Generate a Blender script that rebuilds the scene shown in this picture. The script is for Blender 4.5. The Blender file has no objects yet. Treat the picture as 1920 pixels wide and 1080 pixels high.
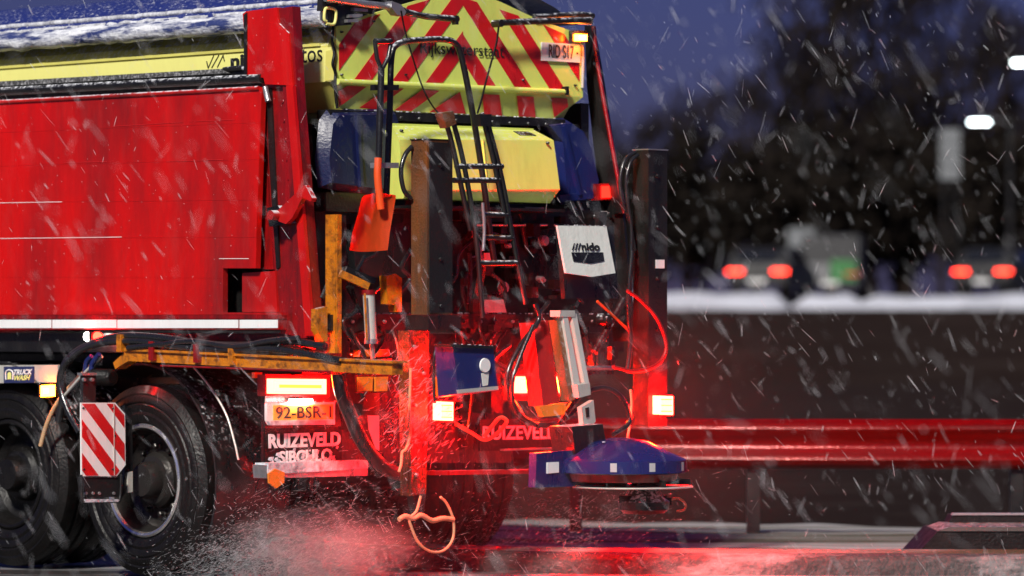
import bpy, bmesh, math, random
from mathutils import Vector, Matrix, noise
random.seed(7)
sc = bpy.context.scene
COL = sc.collection

# ------------------------------------------------------------------ camera, sky, sun, exposure
F_PX, HOR, EYE, D0 = 7620.0, 605.0, 1.32, 20.0      # focal length in photo pixels, horizon row, eye height, distance
cam_d = bpy.data.cameras.new('camera'); cam = bpy.data.objects.new('camera', cam_d); COL.objects.link(cam)
cam.location = (0, 0, EYE); cam.rotation_euler = (math.radians(90), 0, 0)
cam_d.sensor_width = 36.0; cam_d.lens = 36.0 * F_PX / 1920.0
cam_d.shift_y = (HOR - 540.0) / 1920.0
cam_d.clip_start = 0.5; cam_d.clip_end = 3000
cam_d.dof.use_dof = True; cam_d.dof.focus_distance = 20.2; cam_d.dof.aperture_fstop = 1.8
sc.camera = cam
SUN_EL, SUN_AZ = 38.0, 198.0        # azimuth clockwise from +Y: behind the camera, a little to its left
w = bpy.data.worlds.new('World'); sc.world = w; w.use_nodes = True
nt = w.node_tree; bg = nt.nodes['Background']
sky = nt.nodes.new('ShaderNodeTexSky'); sky.sky_type = 'NISHITA'; sky.sun_disc = False
sky.sun_elevation = math.radians(SUN_EL); sky.sun_rotation = math.radians(SUN_AZ)
sky.air_density = 1.6; sky.dust_density = 0.6; sky.ozone_density = 4.0
tint = nt.nodes.new('ShaderNodeVectorMath'); tint.operation = 'MULTIPLY'; tint.inputs[1].default_value = (.60, .64, 2.2)      # blue hour
nt.links.new(sky.outputs[0], tint.inputs[0]); nt.links.new(tint.outputs[0], bg.inputs[0]); bg.inputs[1].default_value = 0.0042
sd = bpy.data.lights.new('sun', 'SUN'); sun = bpy.data.objects.new('sun', sd); COL.objects.link(sun)
sd.energy = 1.5; sd.angle = math.radians(6); sd.color = (1.0, 0.95, 0.86)
az, el = math.radians(SUN_AZ), math.radians(SUN_EL)
sdir = Vector((math.sin(az) * math.cos(el), math.cos(az) * math.cos(el), math.sin(el)))
sun.rotation_euler = sdir.to_track_quat('Z', 'Y').to_euler(); sun.location = (0, 0, 60)
vs = sc.view_settings; vs.view_transform = 'Standard'; vs.look = 'None'; vs.exposure = 1.75; vs.gamma = 1.0; vs.use_curve_mapping = False
sc.cycles.max_bounces = 6; sc.cycles.diffuse_bounces = 3; sc.cycles.glossy_bounces = 3; sc.cycles.volume_bounces = 1
sc.cycles.volume_step_rate = 4.0; sc.cycles.volume_max_steps = 48; sc.cycles.transparent_max_bounces = 8; sc.cycles.sample_clamp_indirect = 4.0
sc.cycles.use_denoising = True

# ------------------------------------------------------------------ coordinates of the truck (x across the tail, y towards the cab, z up)
TH = math.radians(45); CT, ST = math.cos(TH), math.sin(TH)
OX, OY = (590 - 960) / F_PX * D0, D0
def R(u, v, y):                       # a point on the plane y = const (the tail), read off the photograph's grid
    k = (u - 960) / F_PX
    x = (k * OY + k * y * CT - OX + y * ST) / (CT - k * ST)
    return Vector((x, y, EYE - (v - HOR) / F_PX * (OY + x * ST + y * CT)))
def S(u, v, x):                       # a point on the plane x = const (the side)
    k = (u - 960) / F_PX
    y = (OX + x * CT - k * (OY + x * ST)) / (ST + k * CT)
    return Vector((x, y, EYE - (v - HOR) / F_PX * (OY + x * ST + y * CT)))
def W(u, v, d):                       # a point of the background d metres away
    return Vector(((u - 960) / F_PX * d, d, EYE - (v - HOR) / F_PX * d))

# ------------------------------------------------------------------ materials
MATS = {}
def mat(name, col, rough=.5, metal=0.0, grime=.35, gcol=(.018, .015, .013), gscale=5.0, bump=.15, bscale=60.0, snow=0.0, specks=0.0, coat=0.0, streak=0.25, mscale=None, glo=.47, ghi=.75, dent=0.0, film=0.0):
    m = bpy.data.materials.new(name); m.use_nodes = True; n = m.node_tree.nodes; l = m.node_tree.links
    b = n['Principled BSDF']; tc = n.new('ShaderNodeTexCoord')
    b.inputs['Metallic'].default_value = metal; b.inputs['Coat Weight'].default_value = coat; b.inputs['Coat Roughness'].default_value = .12
    mp = n.new('ShaderNodeMapping'); mp.inputs['Scale'].default_value = mscale or (1, 1, streak); l.new(tc.outputs['Object'], mp.inputs[0])
    n1 = n.new('ShaderNodeTexNoise'); n1.inputs['Scale'].default_value = gscale; n1.inputs['Detail'].default_value = 9; n1.inputs['Roughness'].default_value = .68
    l.new(mp.outputs[0], n1.inputs[0])
    r1 = n.new('ShaderNodeMapRange'); r1.inputs[1].default_value = glo; r1.inputs[2].default_value = ghi; r1.inputs[3].default_value = 0; r1.inputs[4].default_value = grime
    l.new(n1.outputs[0], r1.inputs[0])
    mx = n.new('ShaderNodeMix'); mx.data_type = 'RGBA'; mx.inputs[6].default_value = (*col, 1); mx.inputs[7].default_value = (*gcol, 1)
    l.new(r1.outputs[0], mx.inputs[0]); out = mx.outputs[2]
    n2 = n.new('ShaderNodeTexNoise'); n2.inputs['Scale'].default_value = bscale; n2.inputs['Detail'].default_value = 5; l.new(tc.outputs['Object'], n2.inputs[0])
    rr = n.new('ShaderNodeMapRange'); rr.inputs[1].default_value = .3; rr.inputs[2].default_value = .7; rr.inputs[3].default_value = max(.02, rough - .12); rr.inputs[4].default_value = min(1, rough + .14)
    l.new(n1.outputs[0], rr.inputs[0]); rsock = rr.outputs[0]
    if snow > 0 or specks > 0:
        geo = n.new('ShaderNodeNewGeometry'); sx = n.new('ShaderNodeSeparateXYZ'); l.new(geo.outputs['Normal'], sx.inputs[0])
        n3 = n.new('ShaderNodeTexNoise'); n3.inputs['Scale'].default_value = 38; n3.inputs['Detail'].default_value = 6; n3.inputs['Roughness'].default_value = .7; l.new(tc.outputs['Object'], n3.inputs[0])
        a = n.new('ShaderNodeMapRange'); a.inputs[1].default_value = .25; a.inputs[2].default_value = .8; l.new(sx.outputs['Z'], a.inputs[0])
        c = n.new('ShaderNodeMapRange'); c.inputs[1].default_value = .62 - .35 * snow; c.inputs[2].default_value = .70 - .30 * snow; l.new(n3.outputs[0], c.inputs[0])
        mu = n.new('ShaderNodeMath'); mu.operation = 'MULTIPLY'; l.new(a.outputs[0], mu.inputs[0]); l.new(c.outputs[0], mu.inputs[1]); f = mu.outputs[0]
        if specks > 0:
            vo = n.new('ShaderNodeTexVoronoi'); vo.inputs['Scale'].default_value = 34; l.new(tc.outputs['Object'], vo.inputs[0])
            s1 = n.new('ShaderNodeMapRange'); s1.inputs[1].default_value = .04 + .07 * specks; s1.inputs[2].default_value = .03 + .05 * specks; l.new(vo.outputs['Distance'], s1.inputs[0])
            vc = n.new('ShaderNodeSeparateColor'); l.new(vo.outputs['Color'], vc.inputs[0])
            s2 = n.new('ShaderNodeMapRange'); s2.inputs[1].default_value = .80 - .3 * specks; s2.inputs[2].default_value = .83 - .3 * specks; s2.inputs[4].default_value = .85; l.new(vc.outputs[0], s2.inputs[0])
            m2 = n.new('ShaderNodeMath'); m2.operation = 'MULTIPLY'; l.new(s1.outputs[0], m2.inputs[0]); l.new(s2.outputs[0], m2.inputs[1])
            m3 = n.new('ShaderNodeMath'); m3.operation = 'MAXIMUM'; l.new(f, m3.inputs[0]); l.new(m2.outputs[0], m3.inputs[1]); f = m3.outputs[0]
        mx2 = n.new('ShaderNodeMix'); mx2.data_type = 'RGBA'; mx2.inputs[7].default_value = (.78, .8, .84, 1); l.new(out, mx2.inputs[6]); l.new(f, mx2.inputs[0]); out = mx2.outputs[2]
    if film > 0:
        mf = n.new('ShaderNodeMapping'); mf.inputs['Scale'].default_value = (1, 1.2, .35); l.new(tc.outputs['Object'], mf.inputs[0])
        nf = n.new('ShaderNodeTexNoise'); nf.inputs['Scale'].default_value = 5; nf.inputs['Detail'].default_value = 12; nf.inputs['Roughness'].default_value = .75; nf.inputs['Distortion'].default_value = .6; l.new(mf.outputs[0], nf.inputs[0])
        rf = n.new('ShaderNodeMapRange'); rf.inputs[1].default_value = .5; rf.inputs[2].default_value = .8; rf.inputs[4].default_value = film; l.new(nf.outputs[0], rf.inputs[0])
        xf = n.new('ShaderNodeMix'); xf.data_type = 'RGBA'; xf.inputs[7].default_value = (.5, .30, .28, 1); l.new(out, xf.inputs[6]); l.new(rf.outputs[0], xf.inputs[0]); out = xf.outputs[2]
    l.new(out, b.inputs['Base Color']); l.new(rsock, b.inputs['Roughness'])
    if bump > 0:
        bp = n.new('ShaderNodeBump'); bp.inputs['Strength'].default_value = bump; bp.inputs['Distance'].default_value = .01
        l.new(n2.outputs[0], bp.inputs['Height']); l.new(bp.outputs[0], b.inputs['Normal'])
        if dent > 0:
            n5 = n.new('ShaderNodeTexNoise'); n5.inputs['Scale'].default_value = 2.2; n5.inputs['Detail'].default_value = 2; l.new(tc.outputs['Object'], n5.inputs[0])
            b5 = n.new('ShaderNodeBump'); b5.inputs['Strength'].default_value = dent; b5.inputs['Distance'].default_value = .05; l.new(n5.outputs[0], b5.inputs['Height']); l.new(b5.outputs[0], bp.inputs['Normal'])
    MATS[name] = m; return m
def emit(name, col, st):
    m = bpy.data.materials.new(name); m.use_nodes = True; n = m.node_tree.nodes; l = m.node_tree.links
    n.remove(n['Principled BSDF']); e = n.new('ShaderNodeEmission'); e.inputs[0].default_value = (*col, 1); e.inputs[1].default_value = st
    l.new(e.outputs[0], n['Material Output'].inputs[0]); MATS[name] = m; return m

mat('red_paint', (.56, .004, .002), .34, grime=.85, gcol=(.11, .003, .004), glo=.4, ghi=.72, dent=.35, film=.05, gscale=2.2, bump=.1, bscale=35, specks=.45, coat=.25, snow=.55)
mat('dark_red_and_shade', (.26, .004, .005), .33, grime=.9, gcol=(.02, .004, .004), glo=.42, ghi=.68, gscale=9, bump=.25, snow=.5, specks=.3, coat=.3)  # dark red parts; on the pillar's recessed plate it stands for shade
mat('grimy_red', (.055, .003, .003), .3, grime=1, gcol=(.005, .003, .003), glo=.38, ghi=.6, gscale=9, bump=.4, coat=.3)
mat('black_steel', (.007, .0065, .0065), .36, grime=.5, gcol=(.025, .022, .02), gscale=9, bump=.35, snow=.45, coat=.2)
mat('dark_steel', (.018, .017, .018), .42, .3, grime=.5, gcol=(.008, .007, .007), gscale=8, bump=.35, snow=.4)
mat('black_plastic', (.009, .009, .01), .3, grime=.3, gcol=(.05, .048, .045), bump=.2, coat=.2, snow=.2)
mat('black_rubber', (.005, .0046, .0046), .42, grime=.5, gcol=(.009, .0075, .007), gscale=12, bump=.45, streak=1, coat=.08)
mat('hose_rubber', (.012, .012, .013), .28, grime=.3, gcol=(.05, .04, .04), bump=.2, coat=.4)
mat('galvanised_steel', (.42, .42, .43), .34, .75, grime=.5, gcol=(.12, .11, .1), gscale=10, bump=.35, snow=.4)
mat('rail_lit_red', (.42, .004, .004), .22, .2, grime=.8, gcol=(.035, .004, .004), gscale=3, bump=.2, mscale=(.15, 1, 4), glo=.38, ghi=.66)  # red lamp light put into the colour of the guard rail
mat('weathered_zinc', (.10, .095, .09), .42, .35, grime=.6, gcol=(.03, .026, .022), gscale=6, bump=.3, snow=.3)
mat('yellow_paint', (.66, .62, .15), .42, grime=.5, gcol=(.30, .28, .06), gscale=3.5, bump=.1, snow=.35, coat=.15)
mat('fluo_yellow', (.70, .79, .16), .4, grime=.38, gcol=(.36, .37, .06), gscale=6, bump=.1, coat=.15, snow=.2)
mat('pale_yellow', (.80, .78, .24), .45, grime=.25, gcol=(.5, .48, .15), gscale=5, bump=.05)
mat('stripe_red', (.60, .010, .012), .32, grime=.4, gcol=(.28, .008, .01), gscale=7, bump=.08, coat=.3)
mat('stripe_white', (.78, .78, .76), .35, grime=.35, gcol=(.4, .38, .35), gscale=9, bump=.05, coat=.2)
mat('marker_red', (.55, .012, .014), .32, grime=.35, gcol=(.3, .01, .012), gscale=9, bump=.05, coat=.2)
mat('blue_plastic', (.010, .018, .11), .35, grime=.6, gcol=(.008, .010, .04), gscale=5, bump=.25, specks=.35, snow=.1)
mat('navy_plastic', (.006, .010, .055), .4, grime=.8, gcol=(.006, .007, .02), gscale=5, bump=.3, specks=.3)
mat('blue_shell', (.012, .016, .10), .22, grime=.4, gcol=(.008, .010, .05), gscale=7, bump=.1, coat=.5)
mat('blue_tarpaulin', (.014, .026, .16), .5, grime=.35, gcol=(.03, .04, .12), gscale=7, bump=.6, bscale=16, snow=.12, specks=.3)
mat('snow_crust', (.66, .68, .72), .7, grime=.9, gcol=(.12, .12, .15), glo=.4, ghi=.68, gscale=18, bump=.9, bscale=45, streak=.6)
mat('frosted_steel', (.05, .05, .05), .6, grime=1, gcol=(.5, .5, .52), gscale=60, bump=.8, bscale=80, streak=1)
mat('frosted_tarp', (.74, .76, .80), .6, grime=1, gcol=(.02, .035, .15), gscale=16, bump=.9, bscale=50, mscale=(1.5, .22, 1.5), glo=.42, ghi=.58)
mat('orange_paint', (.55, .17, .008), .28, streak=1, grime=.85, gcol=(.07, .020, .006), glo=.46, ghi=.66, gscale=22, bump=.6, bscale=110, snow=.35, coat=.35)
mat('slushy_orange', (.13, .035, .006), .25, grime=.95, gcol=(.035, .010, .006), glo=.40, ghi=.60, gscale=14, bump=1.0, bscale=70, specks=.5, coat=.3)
mat('rusty_post', (.17, .055, .012), .42, glo=.4, ghi=.66, grime=.95, gcol=(.05, .028, .018), gscale=7, bump=.6, bscale=90, snow=.3)
mat('shovel_orange', (.75, .085, .012), .42, grime=.3, gcol=(.4, .04, .01), gscale=9, bump=.12)
mat('aluminium', (.62, .6, .54), .38, .35, grime=.4, gcol=(.3, .27, .22), gscale=12, bump=.2)
mat('white_panel', (.66, .67, .62), .55, grime=.5, gcol=(.35, .35, .31), gscale=14, bump=.3, specks=.4)
mat('plate_white', (.78, .78, .76), .4, grime=.25, gcol=(.5, .5, .48), bump=.05)
mat('plate_yellow', (.80, .50, .06), .4, grime=.3, gcol=(.6, .3, .05), bump=.05)
mat('print_black', (.012, .012, .012), .5, grime=.1, bump=0)
mat('print_white', (.8, .8, .8), .5, grime=.3, gcol=(.45, .42, .42), gscale=20, bump=.3)
mat('print_blue', (.02, .028, .10), .4, grime=.2, bump=0)
mat('reflector_orange', (.8, .22, .02), .25, grime=.2, bump=.3, bscale=150, coat=.6)
mat('reflective_white', (.80, .80, .80), .3, grime=.3, gcol=(.5, .5, .5), gscale=8, bump=.1, bscale=120, coat=.4)
mat('rope', (.55, .34, .18), .8, grime=.4, gcol=(.2, .1, .05), gscale=30, bump=.6, bscale=150)
mat('red_tape', (.30, .008, .008), .45, grime=.3, bump=.2)
mat('rim_steel', (.035, .032, .03), .3, .5, grime=.6, gcol=(.03, .028, .026), gscale=6, bump=.2, streak=1)
mat('polished_lip', (.72, .71, .69), .2, .9, grime=.3, gcol=(.3, .28, .26), bump=.1, streak=1)
mat('pale_pole', (.5, .5, .47), .6, grime=.3, bump=.1)
emit('tail_red', (1.0, .0010, .0005), 520)
emit('tail_core', (1.0, .15, .010), 26)
emit('tail_red_small', (1.0, .0010, .0005), 600)
emit('round_red', (1.0, .002, .001), 70)
emit('tail_amber_bar', (1.0, .35, .03), 1.2)
emit('marker_amber', (1.0, .16, .006), 40)
emit('amber_core', (1.0, .5, .06), 18)
emit('beacon_red', (1.0, .01, .005), 2.5)
emit('plate_lamp', (1.0, .93, .85), 16)
emit('street_lamp_glow', (.85, 1.0, 1.0), 9)
emit('car_tail', (1.0, .035, .015), 5)

for k in ('black_rubber', 'rim_steel'): MATS[k].node_tree.nodes['Principled BSDF'].inputs['Specular IOR Level'].default_value = .25

# ------------------------------------------------------------------ mesh helpers
def finish(name, bm, m, parent=None, bevel=0.0, seg=1, ang=38):
    if bevel > 0:
        es = [e for e in bm.edges if len(e.link_faces) == 2 and e.calc_face_angle(0) > .5]
        if es: bmesh.ops.bevel(bm, geom=es, offset=bevel, segments=seg, affect='EDGES', clamp_overlap=True, profile=.7)
    bmesh.ops.recalc_face_normals(bm, faces=bm.faces[:])
    me = bpy.data.meshes.new(name); bm.to_mesh(me); bm.free()
    me.polygons.foreach_set('use_smooth', [True] * len(me.polygons)); me.set_sharp_from_angle(angle=math.radians(ang))
    if m: me.materials.append(MATS[m])
    o = bpy.data.objects.new(name, me); COL.objects.link(o)
    if parent: o.parent = parent
    return o
def a_prism(bm, poly, vec):
    vec = Vector(vec); a = [bm.verts.new(p) for p in poly]; b = [bm.verts.new(Vector(p) + vec) for p in poly]; n = len(a)
    bm.faces.new(a); bm.faces.new(b[::-1])
    for i in range(n): bm.faces.new((a[i], b[i], b[(i + 1) % n], a[(i + 1) % n]))
def a_box(bm, lo, hi):
    x0, y0, z0 = lo; x1, y1, z1 = hi
    a_prism(bm, [(x0, y0, z0), (x1, y0, z0), (x1, y1, z0), (x0, y1, z0)], (0, 0, z1 - z0))
def catmull(P, k=6):
    P = [Vector(p) for p in P]
    if len(P) < 3: return P
    Q = [2 * P[0] - P[1]] + P + [2 * P[-1] - P[-2]]; out = []
    for i in range(1, len(Q) - 2):
        for j in range(k):
            t = j / k; a, b, c, d = Q[i - 1], Q[i], Q[i + 1], Q[i + 2]
            out.append(.5 * ((2 * b) + (c - a) * t + (2 * a - 5 * b + 4 * c - d) * t * t + (3 * b - a - 3 * c + d) * t ** 3))
    out.append(P[-1]); return out
def a_tube(bm, P, r, n=8, smooth=True, k=6, r1=None):
    P = catmull(P, k) if smooth else [Vector(p) for p in P]
    rings = []; up = None; N = len(P)
    for i, p in enumerate(P):
        t = (P[min(i + 1, N - 1)] - P[max(i - 1, 0)]).normalized()
        if up is None: up = t.orthogonal().normalized()
        up = (up - t * up.dot(t)); up = up.normalized() if up.length > 1e-6 else t.orthogonal().normalized()
        s = t.cross(up); rr = r if r1 is None else r + (r1 - r) * i / max(1, N - 1)
        rings.append([bm.verts.new(p + (up * math.cos(2 * math.pi * j / n) + s * math.sin(2 * math.pi * j / n)) * rr) for j in range(n)])
    for a, b in zip(rings, rings[1:]):
        for j in range(n): bm.faces.new((a[j], a[(j + 1) % n], b[(j + 1) % n], b[j]))
    bm.faces.new(rings[0][::-1]); bm.faces.new(rings[-1])
def a_lathe(bm, prof, c, axis='X', n=64, cap=True):      # prof: (offset along axis, radius)
    c = Vector(c); rings = []
    for o, r in prof:
        ring = []
        for j in range(n):
            a = 2 * math.pi * j / n; q = {'X': (o, r * math.cos(a), r * math.sin(a)), 'Y': (r * math.cos(a), o, r * math.sin(a)), 'Z': (r * math.cos(a), r * math.sin(a), o)}[axis]
            ring.append(bm.verts.new(c + Vector(q)))
        rings.append(ring)
    for a, b in zip(rings, rings[1:]):
        for j in range(n): bm.faces.new((a[j], a[(j + 1) % n], b[(j + 1) % n], b[j]))
    if cap and prof[0][1] > .001: bm.faces.new(rings[0][::-1])
    if cap and prof[-1][1] > .001: bm.faces.new(rings[-1])
def prism(name, poly, vec, m, parent, bevel=.004, seg=1):
    bm = bmesh.new(); a_prism(bm, poly, vec); return finish(name, bm, m, parent, bevel, seg)
def box(name, lo, hi, m, parent, bevel=.004, seg=1):
    bm = bmesh.new(); a_box(bm, lo, hi); return finish(name, bm, m, parent, bevel, seg)
def tube(name, P, r, m, parent, n=8, smooth=True, k=6, r1=None):
    bm = bmesh.new(); a_tube(bm, P, r, n, smooth, k, r1); return finish(name, bm, m, parent, 0, 1, 50)
def lathe(name, prof, c, m, parent, axis='X', n=48, ang=30, cap=True):
    bm = bmesh.new(); a_lathe(bm, prof, c, axis, n, cap); return finish(name, bm, m, parent, 0, 1, ang)
def rslab(name, px, y, t, m, parent, bevel=.004, seg=1):      # a slab lying in a tail plane
    return prism(name, [R(u, v, y) for u, v in px], (0, t, 0), m, parent, bevel, seg)
def sslab(name, px, x, t, m, parent, bevel=.004, seg=1):      # a slab lying in a side plane
    return prism(name, [S(u, v, x) for u, v in px], (t, 0, 0), m, parent, bevel, seg)
def rtube(name, px, y, r, m, parent, n=8, smooth=True, k=6):
    return tube(name, [R(p[0], p[1], p[2] if len(p) > 2 else y) for p in px], r, m, parent, n, smooth, k)
def stube(name, px, x, r, m, parent, n=8, smooth=True, k=6):
    return tube(name, [S(p[0], p[1], p[2] if len(p) > 2 else x) for p in px], r, m, parent, n, smooth, k)
def beam(name, a, b, wdt, hgt, m, parent, up=(0, 0, 1), bevel=.004):     # a straight bar of rectangular section
    a, b = Vector(a), Vector(b); t = (b - a).normalized(); s = t.cross(Vector(up)).normalized(); q = s.cross(t).normalized()
    P = [a + s * i * wdt / 2 + q * j * hgt / 2 for i, j in ((-1, -1), (1, -1), (1, 1), (-1, 1))]
    return prism(name, P, b - a, m, parent, bevel)
def lettering(name, s, bl, br, tl, m, parent, bold=0.0, depth=.002, shear=0.0):       # flat lettering fitted to a parallelogram
    cu = bpy.data.curves.new(name, 'FONT'); cu.body = s; cu.size = 1; cu.offset = bold; cu.extrude = .01; cu.resolution_u = 3; cu.shear = shear
    o = bpy.data.objects.new(name, cu); COL.objects.link(o); dg = bpy.context.evaluated_depsgraph_get()
    me = bpy.data.meshes.new_from_object(o.evaluated_get(dg)); bpy.data.objects.remove(o)
    xs = [v.co.x for v in me.vertices]; ys = [v.co.y for v in me.vertices]; x0, x1, y0, y1 = min(xs), max(xs), min(ys), max(ys)
    bl, br, tl = Vector(bl), Vector(br), Vector(tl); ex, ey = br - bl, tl - bl; nz = ex.cross(ey).normalized()
    for v in me.vertices: v.co = bl + ex * ((v.co.x - x0) / (x1 - x0)) + ey * ((v.co.y - y0) / (y1 - y0)) + nz * (depth if v.co.z > 0 else 0)
    me.name = name; me.materials.clear(); me.materials.append(MATS[m])
    t = bpy.data.objects.new(name, me); COL.objects.link(t); t.parent = parent; return t
def clip(poly, win):                  # convex polygon clipping (Sutherland-Hodgman)
    def area(p): return sum(p[i][0] * p[(i + 1) % len(p)][1] - p[(i + 1) % len(p)][0] * p[i][1] for i in range(len(p)))
    if area(win) < 0: win = win[::-1]
    out = list(poly)
    for i in range(len(win)):
        a, b = win[i], win[(i + 1) % len(win)]; inp = out; out = []
        if not inp: break
        side = lambda p: (b[0] - a[0]) * (p[1] - a[1]) - (b[1] - a[1]) * (p[0] - a[0])
        for j in range(len(inp)):
            p, q = inp[j], inp[(j + 1) % len(inp)]; sp, sq = side(p), side(q)
            if sp >= 0: out.append(p)
            if sp * sq < 0:
                t = sp / (sp - sq); out.append((p[0] + (q[0] - p[0]) * t, p[1] + (q[1] - p[1]) * t))
    return out
def thing(name, label, cat, loc=(0, 0, 0), rz=0.0, group=None):
    o = bpy.data.objects.new(name, None); COL.objects.link(o); o.location = loc; o.rotation_euler = (0, 0, rz)
    o.empty_display_size = .2; o['label'] = label; o['category'] = cat
    if group: o['group'] = group
    return o
def tag(o, label, cat, group=None):
    o['label'] = label; o['category'] = cat
    if group: o['group'] = group
    return o
def dup(root, loc, rz, label):
    r = root.copy(); COL.objects.link(r); r.location = loc; r.rotation_euler = (0, 0, rz); r['label'] = label
    for ch in list(root.children):
        c = ch.copy(); COL.objects.link(c); c.parent = r
        for g in list(ch.children):
            d = g.copy(); COL.objects.link(d); d.parent = c
    return r

# ------------------------------------------------------------------ the setting
def ground_mat(name, c1, c2, c3, sc1, rough, wet=False, contrast=(.42, .62), stretch=(1, 1, 1), bump=.6, bs=20):
    m = bpy.data.materials.new(name); m.use_nodes = True; n = m.node_tree.nodes; l = m.node_tree.links; b = n['Principled BSDF']
    tc = n.new('ShaderNodeTexCoord'); mp = n.new('ShaderNodeMapping'); mp.inputs['Scale'].default_value = stretch; l.new(tc.outputs['Object'], mp.inputs[0])
    n1 = n.new('ShaderNodeTexNoise'); n1.inputs['Scale'].default_value = sc1; n1.inputs['Detail'].default_value = 10; n1.inputs['Roughness'].default_value = .65; l.new(mp.outputs[0], n1.inputs[0])
    n2 = n.new('ShaderNodeTexNoise'); n2.inputs['Scale'].default_value = sc1 * 7; n2.inputs['Detail'].default_value = 6; l.new(mp.outputs[0], n2.inputs[0])
    r = n.new('ShaderNodeMapRange'); r.inputs[1].default_value, r.inputs[2].default_value = contrast; l.new(n1.outputs[0], r.inputs[0])
    a = n.new('ShaderNodeMix'); a.data_type = 'RGBA'; a.inputs[6].default_value = (*c1, 1); a.inputs[7].default_value = (*c2, 1); l.new(n2.outputs[0], a.inputs[0])
    c = n.new('ShaderNodeMix'); c.data_type = 'RGBA'; c.inputs[7].default_value = (*c3, 1); l.new(a.outputs[2], c.inputs[6]); l.new(r.outputs[0], c.inputs[0]); l.new(c.outputs[2], b.inputs['Base Color'])
    if wet:
        q = n.new('ShaderNodeMapRange'); q.inputs[3].default_value = .36; q.inputs[4].default_value = .75; l.new(r.outputs[0], q.inputs[0]); l.new(q.outputs[0], b.inputs['Roughness'])
    else: b.inputs['Roughness'].default_value = rough
    bp = n.new('ShaderNodeBump'); bp.inputs['Strength'].default_value = bump; bp.inputs['Distance'].default_value = .02
    n4 = n.new('ShaderNodeTexNoise'); n4.inputs['Scale'].default_value = bs; n4.inputs['Detail'].default_value = 6; l.new(tc.outputs['Object'], n4.inputs[0])
    l.new(n4.outputs[0], bp.inputs['Height']); l.new(bp.outputs[0], b.inputs['Normal']); MATS[name] = m
    b.inputs['Specular IOR Level'].default_value = .3 if wet else .08
ground_mat('meadow', (.012, .0065, .0035), (.018, .010, .006), (.040, .028, .022), .6, .9, contrast=(.52, .78), stretch=(.5, 1.6, 1))
ground_mat('wet_asphalt', (.028, .027, .028), (.05, .048, .047), (.34, .34, .36), .9, .4, True, (.44, .62), (.6, 1.8, 1), bump=.5, bs=70)
ground_mat('verge_grass', (.05, .042, .022), (.10, .085, .055), (.40, .38, .38), 1.1, .9, False, (.40, .60), (.22, 1.5, 1), bump=1, bs=30)
ground_mat('bank_snow', (.46, .47, .53), (.72, .74, .80), (.07, .07, .08), .55, .8, False, (.52, .70), (.45, 1, 3), bump=.6, bs=6)
ground_mat('slush', (.03, .028, .028), (.10, .094, .094), (.40, .38, .38), 3.0, .25, False, (.5, .68), (.4, 1, 1), bump=1, bs=30)

def sheet(name, rings, m, kind='structure'):     # a sheet lofted between rows of points
    bm = bmesh.new(); rows = [[bm.verts.new(p) for p in r] for r in rings]
    for a, b in zip(rows, rows[1:]):
        for i in range(len(a) - 1): bm.faces.new((a[i], a[i + 1], b[i + 1], b[i]))
    o = finish(name, bm, m, None, 0, 1, 70); o['kind'] = kind; return o
sheet('ground', [[(-900, y, -.03) for y in ()] or [(x, y, -.03) for x in (-900, -200, -40, 0, 40, 200, 900)] for y in (-60, 0, 30, 60, 90, 300, 1500)], 'meadow')
# the road: a wide sheet, its far edge bends away behind the truck
edge = [(-40, 60), (-22, 46), (-10, 35.5), (-5, 29.5), (-2.6, 25.4), (-1.2, 22.9), (-.3, 21.9), (1.0, 21.55), (3, 21.45), (6, 21.4), (12, 21.4), (30, 21.5)]
edge = [(p.x, p.y) for p in catmull([(a, b, 0) for a, b in edge], 5)]
sheet('road', [[(a, -20 if True else 0, -.012) for a, b in edge], [(a, b, -.012) for a, b in edge]], 'wet_asphalt')
rows = []
for k, (off, z) in enumerate(((0, .10), (.14, .115), (.3, .10), (.8, .06), (1.6, .04), (2.6, .03), (3.6, .02), (5.0, -.02), (7.5, -.06))):
    rows.append([(a + off * .12, b + off, z + (.018 * noise.noise((a * 1.3, b * 1.3 + off * 3, 0)) if k > 1 else 0)) for a, b in edge])
sheet('verge', rows, 'verge_grass')
bm = bmesh.new()                                  # kerb with a ridge of slush
prof = [(-.10, -.02), (-.09, .06), (-.07, .085), (-.02, .10), (.05, .10), (.06, .02)]
rg = []
for i, (a, b) in enumerate(edge): rg.append([bm.verts.new((a, b + o, z + .006 * noise.noise((a * 4, o * 9, 1)))) for o, z in prof])
for a, b in zip(rg, rg[1:]):
    for j in range(len(prof) - 1): bm.faces.new((a[j], a[j + 1], b[j + 1], b[j]))
kb = finish('kerb', bm, 'slush'); kb['kind'] = 'structure'
# raised road far behind with a snowy shoulder
xs = [-70 + 2.0 * i for i in range(71)]
sheet('embankment', [[(x, y, z + (.05 * noise.noise((x * .3, y, 2)) if 0 < z < 2 else 0)) for x in xs] for y, z in ((88, -.05), (100, .9), (110, 1.52), (112.8, 1.70))], 'meadow')
xs2 = [-70 + .5 * i for i in range(281)]
def dip(x): return max(0, 1 - abs(x - 7.95) / .35) * .5 + max(0, 1 - abs(x - 10.0) / .3) * .2
sheet('snow_bank', [[(x, y + .3 * noise.noise((x * .4, y, 5)), z + .16 * noise.noise((x * .8, y, 3)) + .05 * noise.noise((x * 2.3, y, 8)) - (dip(x) if z > 1.5 else 0)) for x in xs2] for y, z in ((111.5, 1.40), (112.3, 1.62), (113.5, 1.86), (115, 2.05), (116.5, 2.10), (118, 2.04))], 'bank_snow')
sheet('distant_road', [[(x, y, 2.06) for x in (-70, 0, 70)] for y in (117.2, 134)], 'wet_asphalt')
sheet('hill', [[(x, y, z) for x in (-300, -70, 0, 70, 300)] for y, z in ((134, 2.05), (200, 2.3), (900, 3.0))], 'meadow')

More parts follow.
